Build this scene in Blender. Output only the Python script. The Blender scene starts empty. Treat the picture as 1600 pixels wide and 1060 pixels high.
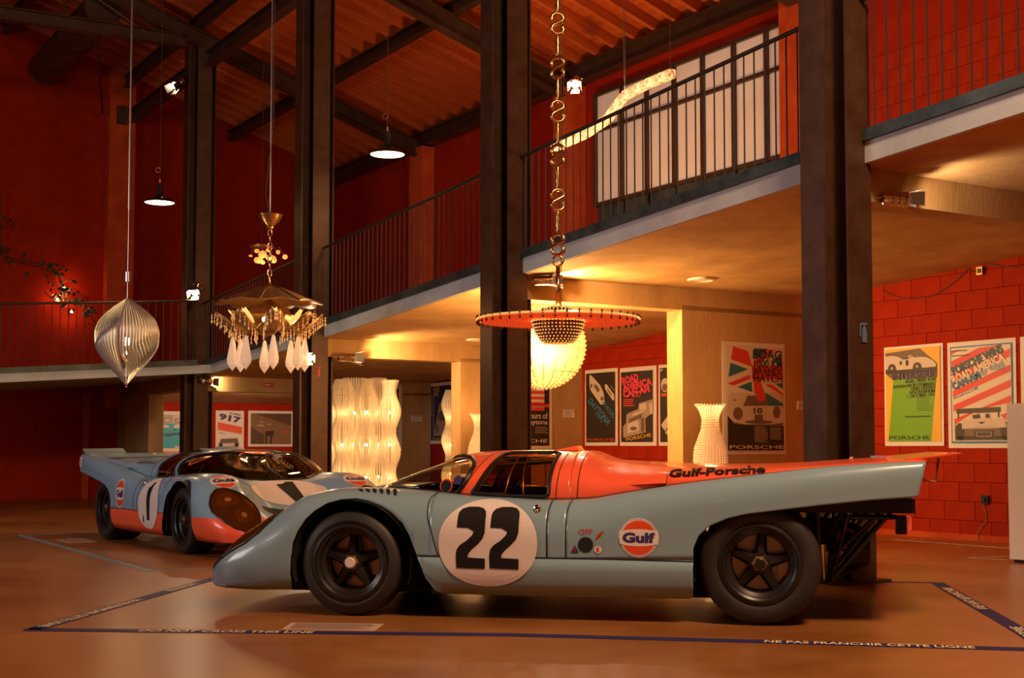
import bpy, bmesh, math, random
from mathutils import Vector, Matrix
random.seed(7)
sc = bpy.context.scene
col = sc.collection
PI = math.pi

# ------------------------------------------------------------------ camera
cam_d = bpy.data.cameras.new('camera')
cam_d.sensor_width = 36.0
cam_d.lens = 47.25
cam_d.shift_y = 0.0329
cam_d.clip_end = 200
cam = bpy.data.objects.new('camera', cam_d)
cam.location = (0, 0, 0.96)
cam.rotation_euler = (math.radians(93.2), 0, 0)
col.objects.link(cam)
sc.camera = cam

# ------------------------------------------------------------------ world, large lights, exposure
w = bpy.data.worlds.new('world'); sc.world = w; w.use_nodes = True
bg = w.node_tree.nodes['Background']
bg.inputs[0].default_value = (1.0, 0.46, 0.20, 1)
bg.inputs[1].default_value = 0.22
sc.view_settings.view_transform = 'Standard'
sc.view_settings.look = 'None'
sc.view_settings.exposure = 0.0
sc.view_settings.gamma = 1.0
sc.view_settings.use_curve_mapping = False
cy = sc.cycles
cy.max_bounces = 6; cy.diffuse_bounces = 4; cy.glossy_bounces = 3; cy.transmission_bounces = 4; cy.transparent_max_bounces = 10
cy.caustics_reflective = False; cy.caustics_refractive = False; cy.sample_clamp_indirect = 6.0
cy.use_adaptive_sampling = True; cy.adaptive_threshold = 0.04

def area_light(name, loc, target, size, energy, color, size_y=None):
    l = bpy.data.lights.new(name, 'AREA')
    l.shape = 'RECTANGLE'; l.size = size; l.size_y = size_y or size
    l.energy = energy; l.color = color
    o = bpy.data.objects.new(name, l); col.objects.link(o)
    o.location = loc
    o.rotation_euler = (Vector(target) - Vector(loc)).to_track_quat('-Z', 'Y').to_euler()
    return o
# assumed daylight from the left, added without any opening in the left wall
area_light('assumed_left_daylight', (-11.3, 6.6, 3.8), (-1.5, 13.0, 2.0), 5.0, 350, (1.0, 0.94, 0.92), 2.6)
# weak fill light added behind the camera, no real source there
area_light('rear_fill', (-5.5, -6.5, 4.2), (0.0, 10, 1.0), 4.0, 60, (1.0, 0.80, 0.66), 2.4)
# bare warm light added overhead at right, brightens the front car; no fixture
area_light('car_fill', (2.9, 3.6, 6.9), (1.3, 8.2, 0.6), 1.4, 640, (1.0, 0.63, 0.37), 1.4)
# unseen lights without fixtures, added above the gallery floor to brighten the roof
for k, (p_, e_) in enumerate(((9.4, 42), (14.2, 80), (19.0, 8))):
    v_ = (-0.5232 * p_ + 0.8522 * 9.0, 0.8522 * p_ + 0.5232 * 9.0, 3.3)
    area_light('roof_fill', v_, (v_[0] + .3, v_[1] + .2, 8), 0.5, e_, (1.0, 0.50, 0.18), 0.5)

# ------------------------------------------------------------------ helpers
PHI = math.atan2(0.5232, 0.8522)            # the building is turned: local x = q (towards the right wall), y = p (along it)
AX = Vector((-math.sin(PHI), math.cos(PHI), 0)); BX = Vector((math.cos(PHI), math.sin(PHI), 0))
def PQ(p, q, z=0.0):
    v = AX * p + BX * q
    return Vector((v.x, v.y, z))

def put(name, me, mat=None, parent=None, smooth=False):
    o = bpy.data.objects.new(name, me)
    col.objects.link(o)
    if mat is not None:
        me.materials.clear()
        for m in (mat if isinstance(mat, (list, tuple)) else [mat]):
            me.materials.append(m)
    if parent is not None:
        o.parent = parent
    if smooth:
        me.polygons.foreach_set('use_smooth', [True] * len(me.polygons))
    return o

def tag(o, label=None, cat=None, group=None, kind=None):
    if label: o['label'] = label
    if cat: o['category'] = cat
    if group: o['group'] = group
    if kind: o['kind'] = kind
    return o

def thing(name, label, cat, loc=(0, 0, 0), rotz=0.0, group=None):
    o = bpy.data.objects.new(name, None); col.objects.link(o)
    o.empty_display_size = 0.1
    o.location = loc; o.rotation_euler = (0, 0, rotz)
    return tag(o, label, cat, group)

def copy_tree(o, parent=None):
    c = o.copy(); col.objects.link(c); c.parent = parent
    for ch in list(o.children):
        copy_tree(ch, c)
    return c

class MB:
    """collects shapes and links them as one mesh"""
    def __init__(self):
        self.v = []; self.f = []; self.m = []
        self.M = Matrix.Identity(4)
    def add(self, vs, fs, mi=0):
        b = len(self.v)
        self.v += [tuple(self.M @ Vector(p)) for p in vs]
        self.f += [tuple(b + i for i in f) for f in fs]
        self.m += [mi] * len(fs)
    def box(self, c, s, mi=0, rot=None):
        hx, hy, hz = s[0] / 2, s[1] / 2, s[2] / 2
        vs = [Vector((x, y, z)) for x in (-hx, hx) for y in (-hy, hy) for z in (-hz, hz)]
        if rot is not None: vs = [rot @ p for p in vs]
        vs = [p + Vector(c) for p in vs]
        self.add(vs, [(0, 1, 3, 2), (4, 6, 7, 5), (0, 4, 5, 1), (2, 3, 7, 6), (0, 2, 6, 4), (1, 5, 7, 3)], mi)
        return self
    def prism(self, poly, y0, y1, mi=0, axis='y'):
        n = len(poly)
        def P(a, b, t):
            return {'y': (a, t, b), 'x': (t, a, b), 'z': (a, b, t)}[axis]
        vs = [P(a, b, y0) for a, b in poly] + [P(a, b, y1) for a, b in poly]
        fs = [tuple(range(n))[::-1], tuple(range(n, 2 * n))]
        fs += [(i, (i + 1) % n, n + (i + 1) % n, n + i) for i in range(n)]
        self.add(vs, fs, mi); return self
    def tube(self, pts, r, n=8, mi=0, closed=False, caps=True):
        pts = [Vector(p) for p in pts]; N = len(pts)
        rs = r if isinstance(r, (list, tuple)) else [r] * N
        vs = []; up = None
        for i, p in enumerate(pts):
            a = pts[(i - 1) % N] if (closed or i > 0) else p
            b = pts[(i + 1) % N] if (closed or i < N - 1) else p
            t = (b - a)
            if t.length < 1e-9: t = Vector((0, 0, 1))
            t.normalize()
            if up is None:
                up = t.orthogonal().normalized()
            else:
                up = (up - t * up.dot(t))
                if up.length < 1e-6: up = t.orthogonal()
                up.normalize()
            s = t.cross(up)
            for k in range(n):
                an = 2 * PI * k / n
                vs.append(p + (up * math.cos(an) + s * math.sin(an)) * rs[i])
        fs = []
        for i in range(N if closed else N - 1):
            j = (i + 1) % N
            for k in range(n):
                fs.append((i * n + k, i * n + (k + 1) % n, j * n + (k + 1) % n, j * n + k))
        if caps and not closed:
            fs.append(tuple(range(n))[::-1]); fs.append(tuple((N - 1) * n + k for k in range(n)))
        self.add(vs, fs, mi); return self
    def lathe(self, prof, n=32, mi=0, axis='z', c=(0, 0, 0), amp=None, closed=False, caps=True):
        """prof: (r, h) list around an axis; amp(angle, i) scales the radius"""
        N = len(prof); vs = []
        for i, (r, h) in enumerate(prof):
            for k in range(n):
                an = 2 * PI * k / n
                rr = r * (amp(an, i) if amp else 1)
                x, y = rr * math.cos(an), rr * math.sin(an)
                p = {'z': (x, y, h), 'y': (x, h, y), 'x': (h, x, y)}[axis]
                vs.append((p[0] + c[0], p[1] + c[1], p[2] + c[2]))
        fs = []
        for i in range(N if closed else N - 1):
            j = (i + 1) % N
            for k in range(n):
                fs.append((i * n + k, i * n + (k + 1) % n, j * n + (k + 1) % n, j * n + k))
        if caps and not closed:
            if prof[0][0] > 1e-5: fs.append(tuple(range(n))[::-1])
            if prof[-1][0] > 1e-5: fs.append(tuple((N - 1) * n + k for k in range(n)))
        self.add(vs, fs, mi); return self
    def ball(self, c, r, n=8, m=6, mi=0, sc=(1, 1, 1)):
        vs = [(c[0], c[1], c[2] + r * sc[2])]
        for i in range(1, m):
            th = PI * i / m
            for k in range(n):
                an = 2 * PI * k / n
                vs.append((c[0] + r * sc[0] * math.sin(th) * math.cos(an), c[1] + r * sc[1] * math.sin(th) * math.sin(an), c[2] + r * sc[2] * math.cos(th)))
        vs.append((c[0], c[1], c[2] - r * sc[2])); L = len(vs) - 1
        fs = [(0, 1 + k, 1 + (k + 1) % n) for k in range(n)]
        for i in range(m - 2):
            a = 1 + i * n; b = a + n
            fs += [(a + k, b + k, b + (k + 1) % n, a + (k + 1) % n) for k in range(n)]
        a = 1 + (m - 2) * n
        fs += [(L, a + (k + 1) % n, a + k) for k in range(n)]
        self.add(vs, fs, mi); return self
    def octa(self, c, r, h=None, mi=0):
        h = h or r
        x, y, z = c
        self.add([(x + r, y, z), (x, y + r, z), (x - r, y, z), (x, y - r, z), (x, y, z + h), (x, y, z - h)],
                 [(0, 1, 4), (1, 2, 4), (2, 3, 4), (3, 0, 4), (1, 0, 5), (2, 1, 5), (3, 2, 5), (0, 3, 5)], mi)
        return self
    def torus(self, c, R, r, n=24, m=8, mi=0, rot=None):
        pts = []
        for k in range(n):
            an = 2 * PI * k / n
            p = Vector((R * math.cos(an), R * math.sin(an), 0))
            if rot is not None: p = rot @ p
            pts.append(p + Vector(c))
        return self.tube(pts, r, m, mi, closed=True)
    def mesh(self, name, fix=True):
        me = bpy.data.meshes.new(name)
        me.from_pydata(self.v, [], self.f)
        me.polygons.foreach_set('material_index', self.m)
        if fix:
            bm = bmesh.new(); bm.from_mesh(me)
            bmesh.ops.recalc_face_normals(bm, faces=bm.faces)
            bm.to_mesh(me); bm.free()
        me.update()
        return me
    def build(self, name, mat=None, parent=None, smooth=False, angle=None):
        o = put(name, self.mesh(name), mat, parent, smooth)
        if angle:
            o.data.set_sharp_from_angle(angle=math.radians(angle))
        return o

def lerp(tab, x):
    if x <= tab[0][0]: return tab[0][1]
    for (a, b), (c, d) in zip(tab, tab[1:]):
        if x <= c: return b + (d - b) * (x - a) / (c - a)
    return tab[-1][1]
def smooth_tab(tab):
    """monotone cubic through a table"""
    n = len(tab); X = [t[0] for t in tab]; Y = [t[1] for t in tab]
    d = [(Y[i + 1] - Y[i]) / (X[i + 1] - X[i]) for i in range(n - 1)]
    m = [d[0]] + [0 if d[i - 1] * d[i] <= 0 else 2 * d[i - 1] * d[i] / (d[i - 1] + d[i]) for i in range(1, n - 1)] + [d[-1]]
    def f(x):
        if x <= X[0]: return Y[0]
        if x >= X[-1]: return Y[-1]
        i = 0
        while x > X[i + 1]: i += 1
        h = X[i + 1] - X[i]; t = (x - X[i]) / h
        return ((2*t**3 - 3*t*t + 1) * Y[i] + (t**3 - 2*t*t + t) * h * m[i] + (-2*t**3 + 3*t*t) * Y[i+1] + (t**3 - t*t) * h * m[i+1])
    return f

# ------------------------------------------------------------------ materials
MATS = {}
def mat(name, color, rough=0.5, metal=0.0, coat=0.0, spec=0.5, emit=None, estr=0.0, trans=0.0, ior=1.45, alpha=1.0):
    m = bpy.data.materials.new(name); m.use_nodes = True
    b = m.node_tree.nodes['Principled BSDF']
    b.inputs['Base Color'].default_value = (*color, 1)
    b.inputs['Roughness'].default_value = rough
    b.inputs['Metallic'].default_value = metal
    b.inputs['Coat Weight'].default_value = coat
    b.inputs['Coat Roughness'].default_value = 0.05
    b.inputs['Specular IOR Level'].default_value = spec
    b.inputs['Transmission Weight'].default_value = trans
    b.inputs['IOR'].default_value = ior
    b.inputs['Alpha'].default_value = alpha
    if emit:
        b.inputs['Emission Color'].default_value = (*emit, 1)
        b.inputs['Emission Strength'].default_value = estr
    MATS[name] = m
    return m
def nodes_of(m):
    nt = m.node_tree
    return nt, nt.nodes, nt.links, nt.nodes['Principled BSDF']
def mottled(name, c1, c2, scale=3.0, rough=(0.4, 0.7), bump=0.1, bscale=None, detail=6, coord='Object', stretch=(1, 1, 1), metal=0.0, coat=0.0, mid=(0.35, 0.65), spec=0.5):
    """two colours mixed by noise, with grain relief"""
    m = mat(name, c1, 0.5, metal, coat, spec)
    nt, N, L, b = nodes_of(m)
    tc = N.new('ShaderNodeTexCoord'); mp = N.new('ShaderNodeMapping'); mp.inputs['Scale'].default_value = stretch
    L.new(tc.outputs[coord], mp.inputs['Vector'])
    nz = N.new('ShaderNodeTexNoise'); nz.inputs['Scale'].default_value = scale; nz.inputs['Detail'].default_value = detail
    nz.inputs['Roughness'].default_value = 0.62
    L.new(mp.outputs[0], nz.inputs['Vector'])
    cr = N.new('ShaderNodeValToRGB')
    cr.color_ramp.elements[0].position = mid[0]; cr.color_ramp.elements[0].color = (*c1, 1)
    cr.color_ramp.elements[1].position = mid[1]; cr.color_ramp.elements[1].color = (*c2, 1)
    L.new(nz.outputs['Fac'], cr.inputs[0]); L.new(cr.outputs[0], b.inputs['Base Color'])
    mr = N.new('ShaderNodeMapRange'); mr.inputs[3].default_value = rough[0]; mr.inputs[4].default_value = rough[1]
    L.new(nz.outputs['Fac'], mr.inputs[0]); L.new(mr.outputs[0], b.inputs['Roughness'])
    if bump:
        n2 = N.new('ShaderNodeTexNoise'); n2.inputs['Scale'].default_value = bscale or scale * 12; n2.inputs['Detail'].default_value = 4
        L.new(mp.outputs[0], n2.inputs['Vector'])
        bp = N.new('ShaderNodeBump'); bp.inputs['Strength'].default_value = bump; bp.inputs['Distance'].default_value = 0.02
        L.new(n2.outputs['Fac'], bp.inputs['Height']); L.new(bp.outputs[0], b.inputs['Normal'])
    return m

mottled('floor', (0.215, 0.066, 0.012), (0.36, 0.145, 0.044), 0.55, (0.20, 0.42), 0.0, 30, 10, mid=(0.36, 0.64))
mottled('red_block', (0.32, 0.017, 0.002), (0.385, 0.025, 0.003), 2.5, (0.6, 0.8), 0.35, 60, spec=0.12)
mottled('red_plaster', (0.46, 0.05, 0.012), (0.58, 0.09, 0.02), 3.0, (0.6, 0.85), 0.25, 25, spec=0.12)
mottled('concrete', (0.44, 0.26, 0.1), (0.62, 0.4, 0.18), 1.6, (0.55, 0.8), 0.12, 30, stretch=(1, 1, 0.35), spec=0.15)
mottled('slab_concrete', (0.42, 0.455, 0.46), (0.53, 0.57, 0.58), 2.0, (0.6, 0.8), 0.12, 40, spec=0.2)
mottled('wood_plank', (0.4, 0.062, 0.01), (0.54, 0.11, 0.02), 2.2, (0.5, 0.7), 0.15, 20, stretch=(6, 0.7, 6), spec=0.12)
mottled('wood_rafter', (0.44, 0.075, 0.013), (0.56, 0.125, 0.026), 2.2, (0.5, 0.7), 0.15, 20, stretch=(0.7, 6, 6), spec=0.12)
mottled('steel', (0.06, 0.024, 0.011), (0.09, 0.042, 0.022), 5, (0.36, 0.52), 0.05, 40, metal=0.3)
mottled('patina', (0.035, 0.05, 0.048), (0.10, 0.12, 0.115), 3, (0.35, 0.55), 0.05, 40, metal=0.5)
mat('rail_steel', (0.05, 0.035, 0.028), 0.45, 0.5)
# red wall with shallow block courses in relief where the blocks are too far or dark to pick out
def brick_wall(name, c1, c2):
    m = mottled(name, c1, c2, 2.5, (0.6, 0.8), 0, spec=0.12)
    nt, N, L, b = nodes_of(m)
    tc = N.new('ShaderNodeTexCoord'); sx = N.new('ShaderNodeSeparateXYZ'); cx = N.new('ShaderNodeCombineXYZ')
    ad = N.new('ShaderNodeMath'); ad.operation = 'ADD'
    L.new(tc.outputs['Object'], sx.inputs[0])
    L.new(sx.outputs[0], ad.inputs[0]); L.new(sx.outputs[1], ad.inputs[1])
    L.new(ad.outputs[0], cx.inputs[0]); L.new(sx.outputs[2], cx.inputs[1])
    bt = N.new('ShaderNodeTexBrick'); bt.inputs['Scale'].default_value = 1.0
    bt.inputs['Brick Width'].default_value = 0.4; bt.inputs['Row Height'].default_value = 0.2
    bt.inputs['Mortar Size'].default_value = 0.006; bt.inputs['Mortar Smooth'].default_value = 0.4
    L.new(cx.outputs[0], bt.inputs['Vector'])
    bp = N.new('ShaderNodeBump'); bp.inputs['Strength'].default_value = 0.5; bp.inputs['Distance'].default_value = 0.01; bp.invert = True
    L.new(bt.outputs['Fac'], bp.inputs['Height']); L.new(bp.outputs[0], b.inputs['Normal'])
    return m
brick_wall('red_wall', (0.31, 0.013, 0.0015), (0.37, 0.020, 0.002))
# ------------------------------------------------------------------ the building
QW, QE, PE = 11.4, 7.18, 26.0                     # right wall, mezzanine edge, end wall
COLP = [2.27, 7.07, 11.72, 16.69, 21.5]           # column line
def zslab(p): return 3.13 - 0.0606 * (p - 7.4)    # the gallery floor falls away from the viewer
def zwing(q): return 2.30 - 0.0735 * (QE - q)
def zroof(q): return 6.72 + 0.337 * (11.67 - q)
def turned(o):
    o.rotation_euler = (0, 0, PHI); return o
def struct(name, mb, m, parent=None, smooth=False):
    o = mb.build(name, MATS[m] if isinstance(m, str) else m, parent, smooth)
    if parent is None:
        turned(o); o['kind'] = 'structure'
    return o

fl = put('floor', MB().box((0, 10, -0.05), (60, 66, 0.1)).mesh('floor'), MATS['floor']); fl['kind'] = 'structure'

# right wall: rendered backing with every block that can be picked out laid in front of it
wr = struct('wall_right', MB().box((QW + 0.16, 9, 3.3), (0.28, 36, 6.6)), 'red_wall')
blk = MB().box((0, 0, 0), (0.03, 0.3965, 0.1965)).mesh('block')
bmb = bmesh.new(); bmb.from_mesh(blk); bmesh.ops.bevel(bmb, geom=bmb.edges[:], offset=0.003, segments=1, affect='EDGES'); bmb.to_mesh(blk); bmb.free()
blk.materials.append(MATS['red_block'])
nblk = 0
def blocks(p0, p1, z0, z1):
    global nblk
    k0, k1 = int(round(z0 / 0.2)), int(round(z1 / 0.2))
    for k in range(k0, k1):
        p = p0 + (0.2 if k % 2 else 0.0)
        while p + 0.2 < p1 + 0.21:
            o = bpy.data.objects.new('block', blk); col.objects.link(o); o.parent = wr
            o.location = (QW + 0.0125 + random.uniform(-0.001, 0.001), p + 0.2, k * 0.2 + 0.1)
            p += 0.4; nblk += 1
blocks(8.4, 11.4, 0, 3.0)
blocks(14.2, 16.4, 0, 2.6)
blocks(8.0, 11.0, 3.2, 5.4)
# end wall, closing the hall behind the gallery wing
struct('wall_back', MB().prism([(-7.1, 0), (12.0, 0), (12.0, zroof(12.0)), (-7.1, zroof(-7.1))], PE, PE + 0.3), 'red_wall')
struct('wall_left', MB().box((-7.0, 8, 6.4), (0.3, 36, 12.8)), 'red_wall')

# plastered wall piers under the roof beams
n = 1
for p in COLP[1:]:
    struct('trim_%d' % n, MB().box((QW - 0.13, p, 4.6), (0.26, 0.5, 3.6)), 'red_plaster'); n += 1
struct('trim_%d' % n, MB().box((7.0, PE - 0.12, 5.0), (0.5, 0.26, 6.6)), 'red_plaster'); n += 1
struct('trim_%d' % n, MB().box((7.0 - 0.55, PE - 0.02, 1.0), (0.12, 0.1, 2.0)), 'red_plaster'); n += 1

# gallery slabs (sloping concrete) with cross beams and partition walls under them
s = MB()
s.add([(QE, 0, zslab(0) - .155), (QE, 0, zslab(0)), (QW + .05, 0, zslab(0)), (QW + .05, 0, zslab(0) - .155),
       (QE, PE, zslab(PE) - .155), (QE, PE, zslab(PE)), (QW + .05, PE, zslab(PE)), (QW + .05, PE, zslab(PE) - .155)],
      [(0, 1, 2, 3), (7, 6, 5, 4), (0, 4, 5, 1), (1, 5, 6, 2), (2, 6, 7, 3), (3, 7, 4, 0)])
struct('ceiling_gallery', s, 'slab_concrete')
s = MB()
q0, q1 = -6.8, QE
s.add([(q0, 20.95, zwing(q0) - .135), (q0, 20.95, zwing(q0)), (q0, PE, zwing(q0)), (q0, PE, zwing(q0) - .135),
       (q1, 20.95, zwing(q1) - .135), (q1, 20.95, zwing(q1)), (q1, PE, zwing(q1)), (q1, PE, zwing(q1) - .135)],
      [(0, 1, 2, 3), (7, 6, 5, 4), (0, 4, 5, 1), (1, 5, 6, 2), (2, 6, 7, 3), (3, 7, 4, 0)])
struct('ceiling_wing', s, 'slab_concrete')
# board-marked soffit panels
for i, (a, b) in enumerate(zip(COLP, COLP[1:] + [PE])):
    m0, m1 = a + 0.14, b - 0.14
    s = MB()
    s.add([(QE + .02, m0, zslab(m0) - .16), (QW, m0, zslab(m0) - .16), (QW, m1, zslab(m1) - .16), (QE + .02, m1, zslab(m1) - .16),
           (QE + .02, m0, zslab(m0) - .15), (QW, m0, zslab(m0) - .15), (QW, m1, zslab(m1) - .15), (QE + .02, m1, zslab(m1) - .15)],
          [(0, 1, 2, 3), (4, 7, 6, 5), (0, 4, 5, 1), (1, 5, 6, 2), (2, 6, 7, 3), (3, 7, 4, 0)])
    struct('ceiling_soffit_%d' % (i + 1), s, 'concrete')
for i, p in enumerate(COLP):
    zt = zslab(p) - 0.14
    g = MB().box((QE + 0.06 + (QW - QE) / 2, p, zt - 0.125), (QW - QE - 0.04, 0.27, 0.25))
    qs = 9.31 if i != 1 else 9.75
    g.box(((qs + QW) / 2, p, (zt - 0.2) / 2), (QW - qs, 0.27, zt - 0.2))
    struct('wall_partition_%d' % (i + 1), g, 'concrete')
# wing partition on the column line
zt = zwing(7.0) - 0.13
g = MB().box((7.18, 23.7, zt - 0.12), (0.27, 4.4, 0.24))
g.box((7.18, (23.9 + PE) / 2, zt / 2), (0.27, PE - 23.9, zt))
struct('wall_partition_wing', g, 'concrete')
g = MB().box((9.2, PE - 0.1, 2.03), (4.2, 0.1, 0.25))
struct('trim_%d' % n, g, 'concrete'); n += 1
# lining of the lower end wall
struct('baseboard_right', MB().box((QW - 0.006, 13, 0.03), (0.012, 26, 0.06)), 'red_plaster')

# window in the upper right wall: mullions, transom and panes of milky sheet
mm = mottled('milky_sheet', (0.70, 0.56, 0.48), (0.76, 0.62, 0.54), 2.0, (0.25, 0.35), 0)
nt, N, L, b = nodes_of(mm); b.inputs['Emission Color'].default_value = (1, 0.74, 0.58, 1); b.inputs['Emission Strength'].default_value = 0.09
win = MB()
WP = [16.1, 15.44, 14.853, 14.241, 13.637, 13.016, 12.403, 12.02]
for p in WP: win.box((QW - 0.05, p, 5.35), (0.09, 0.05, 1.70))
for z in (4.53, 5.63, 6.17): win.box((QW - 0.05, (WP[0] + WP[-1]) / 2, z), (0.08, WP[0] - WP[-1], 0.05))
wo = win.build('window_1', MATS['steel']); turned(wo); wo['kind'] = 'structure'
for i in range(7):
    a, b_ = WP[i], WP[i + 1]
    for z0, z1 in ((4.555, 5.605), (5.655, 6.145)):
        o = MB().box((QW - 0.035, (a + b_) / 2, (z0 + z1) / 2), (0.012, a - b_ - 0.05, z1 - z0)).build('pane', MATS['milky_sheet'], wo)
for a, b_ in zip(WP, WP[1:]):
    MB().box((QW - 0.02, (a + b_) / 2, 4.33), (0.03, a - b_ - 0.06, 0.36)).build('panel', MATS['patina'], wo)

# roof: boards on wooden rafters on steel
ce = bpy.data.objects.new('ceiling', None); col.objects.link(ce); turned(ce); ce['kind'] = 'structure'
sl = math.atan(0.337)
rafter_len = 19.2 / math.cos(sl)
plank = MB().box((0, 0, 0), (0.176, 35, 0.025)).mesh('plank'); plank.materials.append(MATS['wood_plank'])
raft = MB().box((0, 0, 0), (rafter_len, 0.075, 0.15)).mesh('rafter'); raft.materials.append(MATS['wood_rafter'])
q = -7.1
while q < 12.2:
    o = bpy.data.objects.new('plank', plank); col.objects.link(o); o.parent = ce
    o.location = (q, 9.2, zroof(q) + 0.013 + random.uniform(-.004, .004)); o.rotation_euler = (random.uniform(-.0006, .0006) * 0, sl, 0)
    q += 0.18 * math.cos(sl)
p = -8.0
while p < 26.3:
    o = bpy.data.objects.new('rafter', raft); col.objects.link(o); o.parent = ce
    qm = 12.0 - 9.6
    o.location = (qm, p + random.uniform(-.02, .02), zroof(qm) - 0.075); o.rotation_euler = (0, sl, 0)
    p += 0.46

def ibeam(mb, a, b, w, h, t=0.012, up=Vector((0, 0, 1))):
    """I section from a to b"""
    a, b = Vector(a), Vector(b); d = (b - a); L_ = d.length; d.normalize()
    s = d.cross(up).normalized(); u = s.cross(d)
    R = Matrix((s, d, u)).transposed()
    c = (a + b) / 2
    mb.box(c, (t, L_, h - 2 * t), rot=R)
    for k in (-1, 1):
        mb.box(c + u * (k * (h / 2 - t / 2)), (w, L_, t * 1.3), rot=R)
    return mb
def beam(label, a, b, w, h, name='roof_beam', extra=None):
    t = thing(name, label, 'beam'); t.rotation_euler = (0, 0, PHI)
    a, b = Vector(a), Vector(b); d = (b - a); L_ = d.length; d.normalize()
    s = d.cross(Vector((0, 0, 1))).normalized(); u = s.cross(d)
    R = Matrix((s, d, u)).transposed(); c = (a + b) / 2
    MB().box(c, (0.014, L_, h - 0.03), rot=R).build('web', MATS['steel'], t)
    for k in (-1, 1):
        MB().box(c + u * (k * (h / 2 - 0.008)), (w, L_, 0.016), rot=R).build('flange', MATS['steel'], t)
    return t
beam('dark steel purlin crossing under the rafters above the middle of the gallery', (9.25, -6, zroof(9.25) - 0.26), (9.25, PE, zroof(9.25) - 0.26), 0.14, 0.2)
beam('dark steel purlin directly over the row of columns, just under the rafters', (7.06, -6, zroof(7.06) - 0.26), (7.06, PE, zroof(7.06) - 0.26), 0.14, 0.2)
beam('dark steel purlin at upper left, farthest from the gallery', (4.85, -6, zroof(4.85) - 0.26), (4.85, PE, zroof(4.85) - 0.26), 0.14, 0.2)
beam('dark steel eaves beam along the top of the right wall above the milky window', (QW - 0.12, -2, 6.55), (QW - 0.12, PE, 6.55), 0.2, 0.26, 'eaves_beam')
beam('dark steel tie beam running level between the column heads', (QE, -2, 7.36), (QE, PE - 0.1, 7.36), 0.16, 0.24, 'tie_beam')
def ordinal(i): return ['nearest the camera', 'behind the second column', 'ending at the wall pier left of the milky window', 'over the far left column']
for p, lab in zip(COLP[2:], ['sloping dark steel roof beam starting at the centre column', 'sloping dark steel roof beam ending at the pier left of the milky window', 'sloping dark steel roof beam over the farthest column at upper left']):
    beam(lab, (0.5, p, 6.30 + .337 * (11.4 - .5)), (11.25, p, 6.30 + .337 * .15), 0.18, 0.26, 'principal_rafter')
t = beam('level dark steel truss chord with thin struts at the upper left corner', (0.5, 21.5, 7.62), (6.85, 21.5, 7.68), 0.2, 0.2, 'truss_chord')
for a, b in (((4.9, 21.5, 7.7), (4.9, 21.5, 8.45)), ((5.4, 21.5, 7.6), (6.6, PE - .3, 7.35)), ((6.2, 21.5, 7.72), (4.95, 21.5, 8.4))):
    MB().tube([a, b], 0.022, 6).build('strut', MATS['steel'], t)
# bracket shoe where the tie beam meets the end wall
MB().box((6.98, PE - 0.26, 7.36), (0.2, 0.06, 0.36)).build('end_plate', MATS['steel'], [o for o in bpy.data.objects if o.name.startswith('tie_beam')][0])

# cruciform steel columns with base plates and gusset
def column(p, label, zt):
    t = thing('steel_column', label, 'column', PQ(p, QE - 0.06), PHI, 'steel columns along the gallery edge')
    h = zt
    D, Wf = 0.225, 0.235
    MB().box((0, 0, h / 2), (2 * D, 0.016, h)).build('web', MATS['steel'], t)
    MB().box((0, 0, h / 2), (0.016, 2 * D, h)).build('web', MATS['steel'], t)
    for k in (-1, 1):
        MB().box((k * D, 0, h / 2), (0.018, Wf, h)).build('flange', MATS['steel'], t)
        MB().box((0, k * D, h / 2), (Wf, 0.018, h)).build('flange', MATS['steel'], t)
    MB().box((0, 0, 0.012), (0.50, 0.50, 0.024)).build('base_plate', MATS['steel'], t)
    g = MB()
    g.prism([(0.23, 0.0), (0.33, 0.0), (0.23, 0.36)], -0.01, 0.01)
    g.build('gusset', MATS['steel'], t)
    return t
column(COLP[1], 'wide dark steel column at right behind the tail of the blue car', 7.3)
column(COLP[2], 'dark steel column at the centre behind the orange cockpit roof', 7.3)
column(COLP[3], 'dark steel column right of the crystal chandelier', 7.3)
column(COLP[4], 'farthest dark steel column behind the car numbered 1', 7.6)

# railings: one per bay, every baluster its own part
bal = {}
def railing(label, a, b, zf, name='railing', along='p', fixed=QE, sp=0.122, first=0.06):
    t = thing(name, label, 'railing', (0, 0, 0), PHI, 'black gallery railings')
    def P(x, z, off=0.0):
        return (fixed + off, x, z) if along == 'p' else (x, fixed + off, z)
    off = -0.02
    MB().tube([P(a, zf(a) + 1.035, off), P(b, zf(b) + 1.035, off)], 0.019, 8).build('top_rail', MATS['rail_steel'], t)
    m = MB()
    pa, pb = (a, b)
    for (x0, x1) in ((a, b),):
        o1, o2 = -0.03, 0.0
        vs = [P(x0, zf(x0) - 0.0, o1), P(x0, zf(x0) + 0.085, o1), P(x0, zf(x0) + 0.085, o2), P(x0, zf(x0), o2),
              P(x1, zf(x1) - 0.0, o1), P(x1, zf(x1) + 0.085, o1), P(x1, zf(x1) + 0.085, o2), P(x1, zf(x1), o2)]
        m.add(vs, [(0, 1, 2, 3), (7, 6, 5, 4), (0, 4, 5, 1), (1, 5, 6, 2), (2, 6, 7, 3), (3, 7, 4, 0)])
    m.build('bottom_rail', MATS['patina'], t)
    if 'm' not in bal:
        bal['m'] = MB().tube([(0, 0, 0.03), (0, 0, 1.03)], 0.0075, 6).mesh('baluster'); bal['m'].materials.append(MATS['rail_steel'])
    x = a + first
    while x < b - 0.03:
        o = bpy.data.objects.new('baluster', bal['m']); col.objects.link(o); o.parent = t
        o.location = P(x, zf(x), off)
        x += sp
    return t
cw = 0.24
railing('black railing at top right, right of the wide column', COLP[0] + cw, COLP[1] - cw, zslab)
railing('black railing in front of the milky window', COLP[1] + cw, COLP[2] - cw, zslab)
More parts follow.
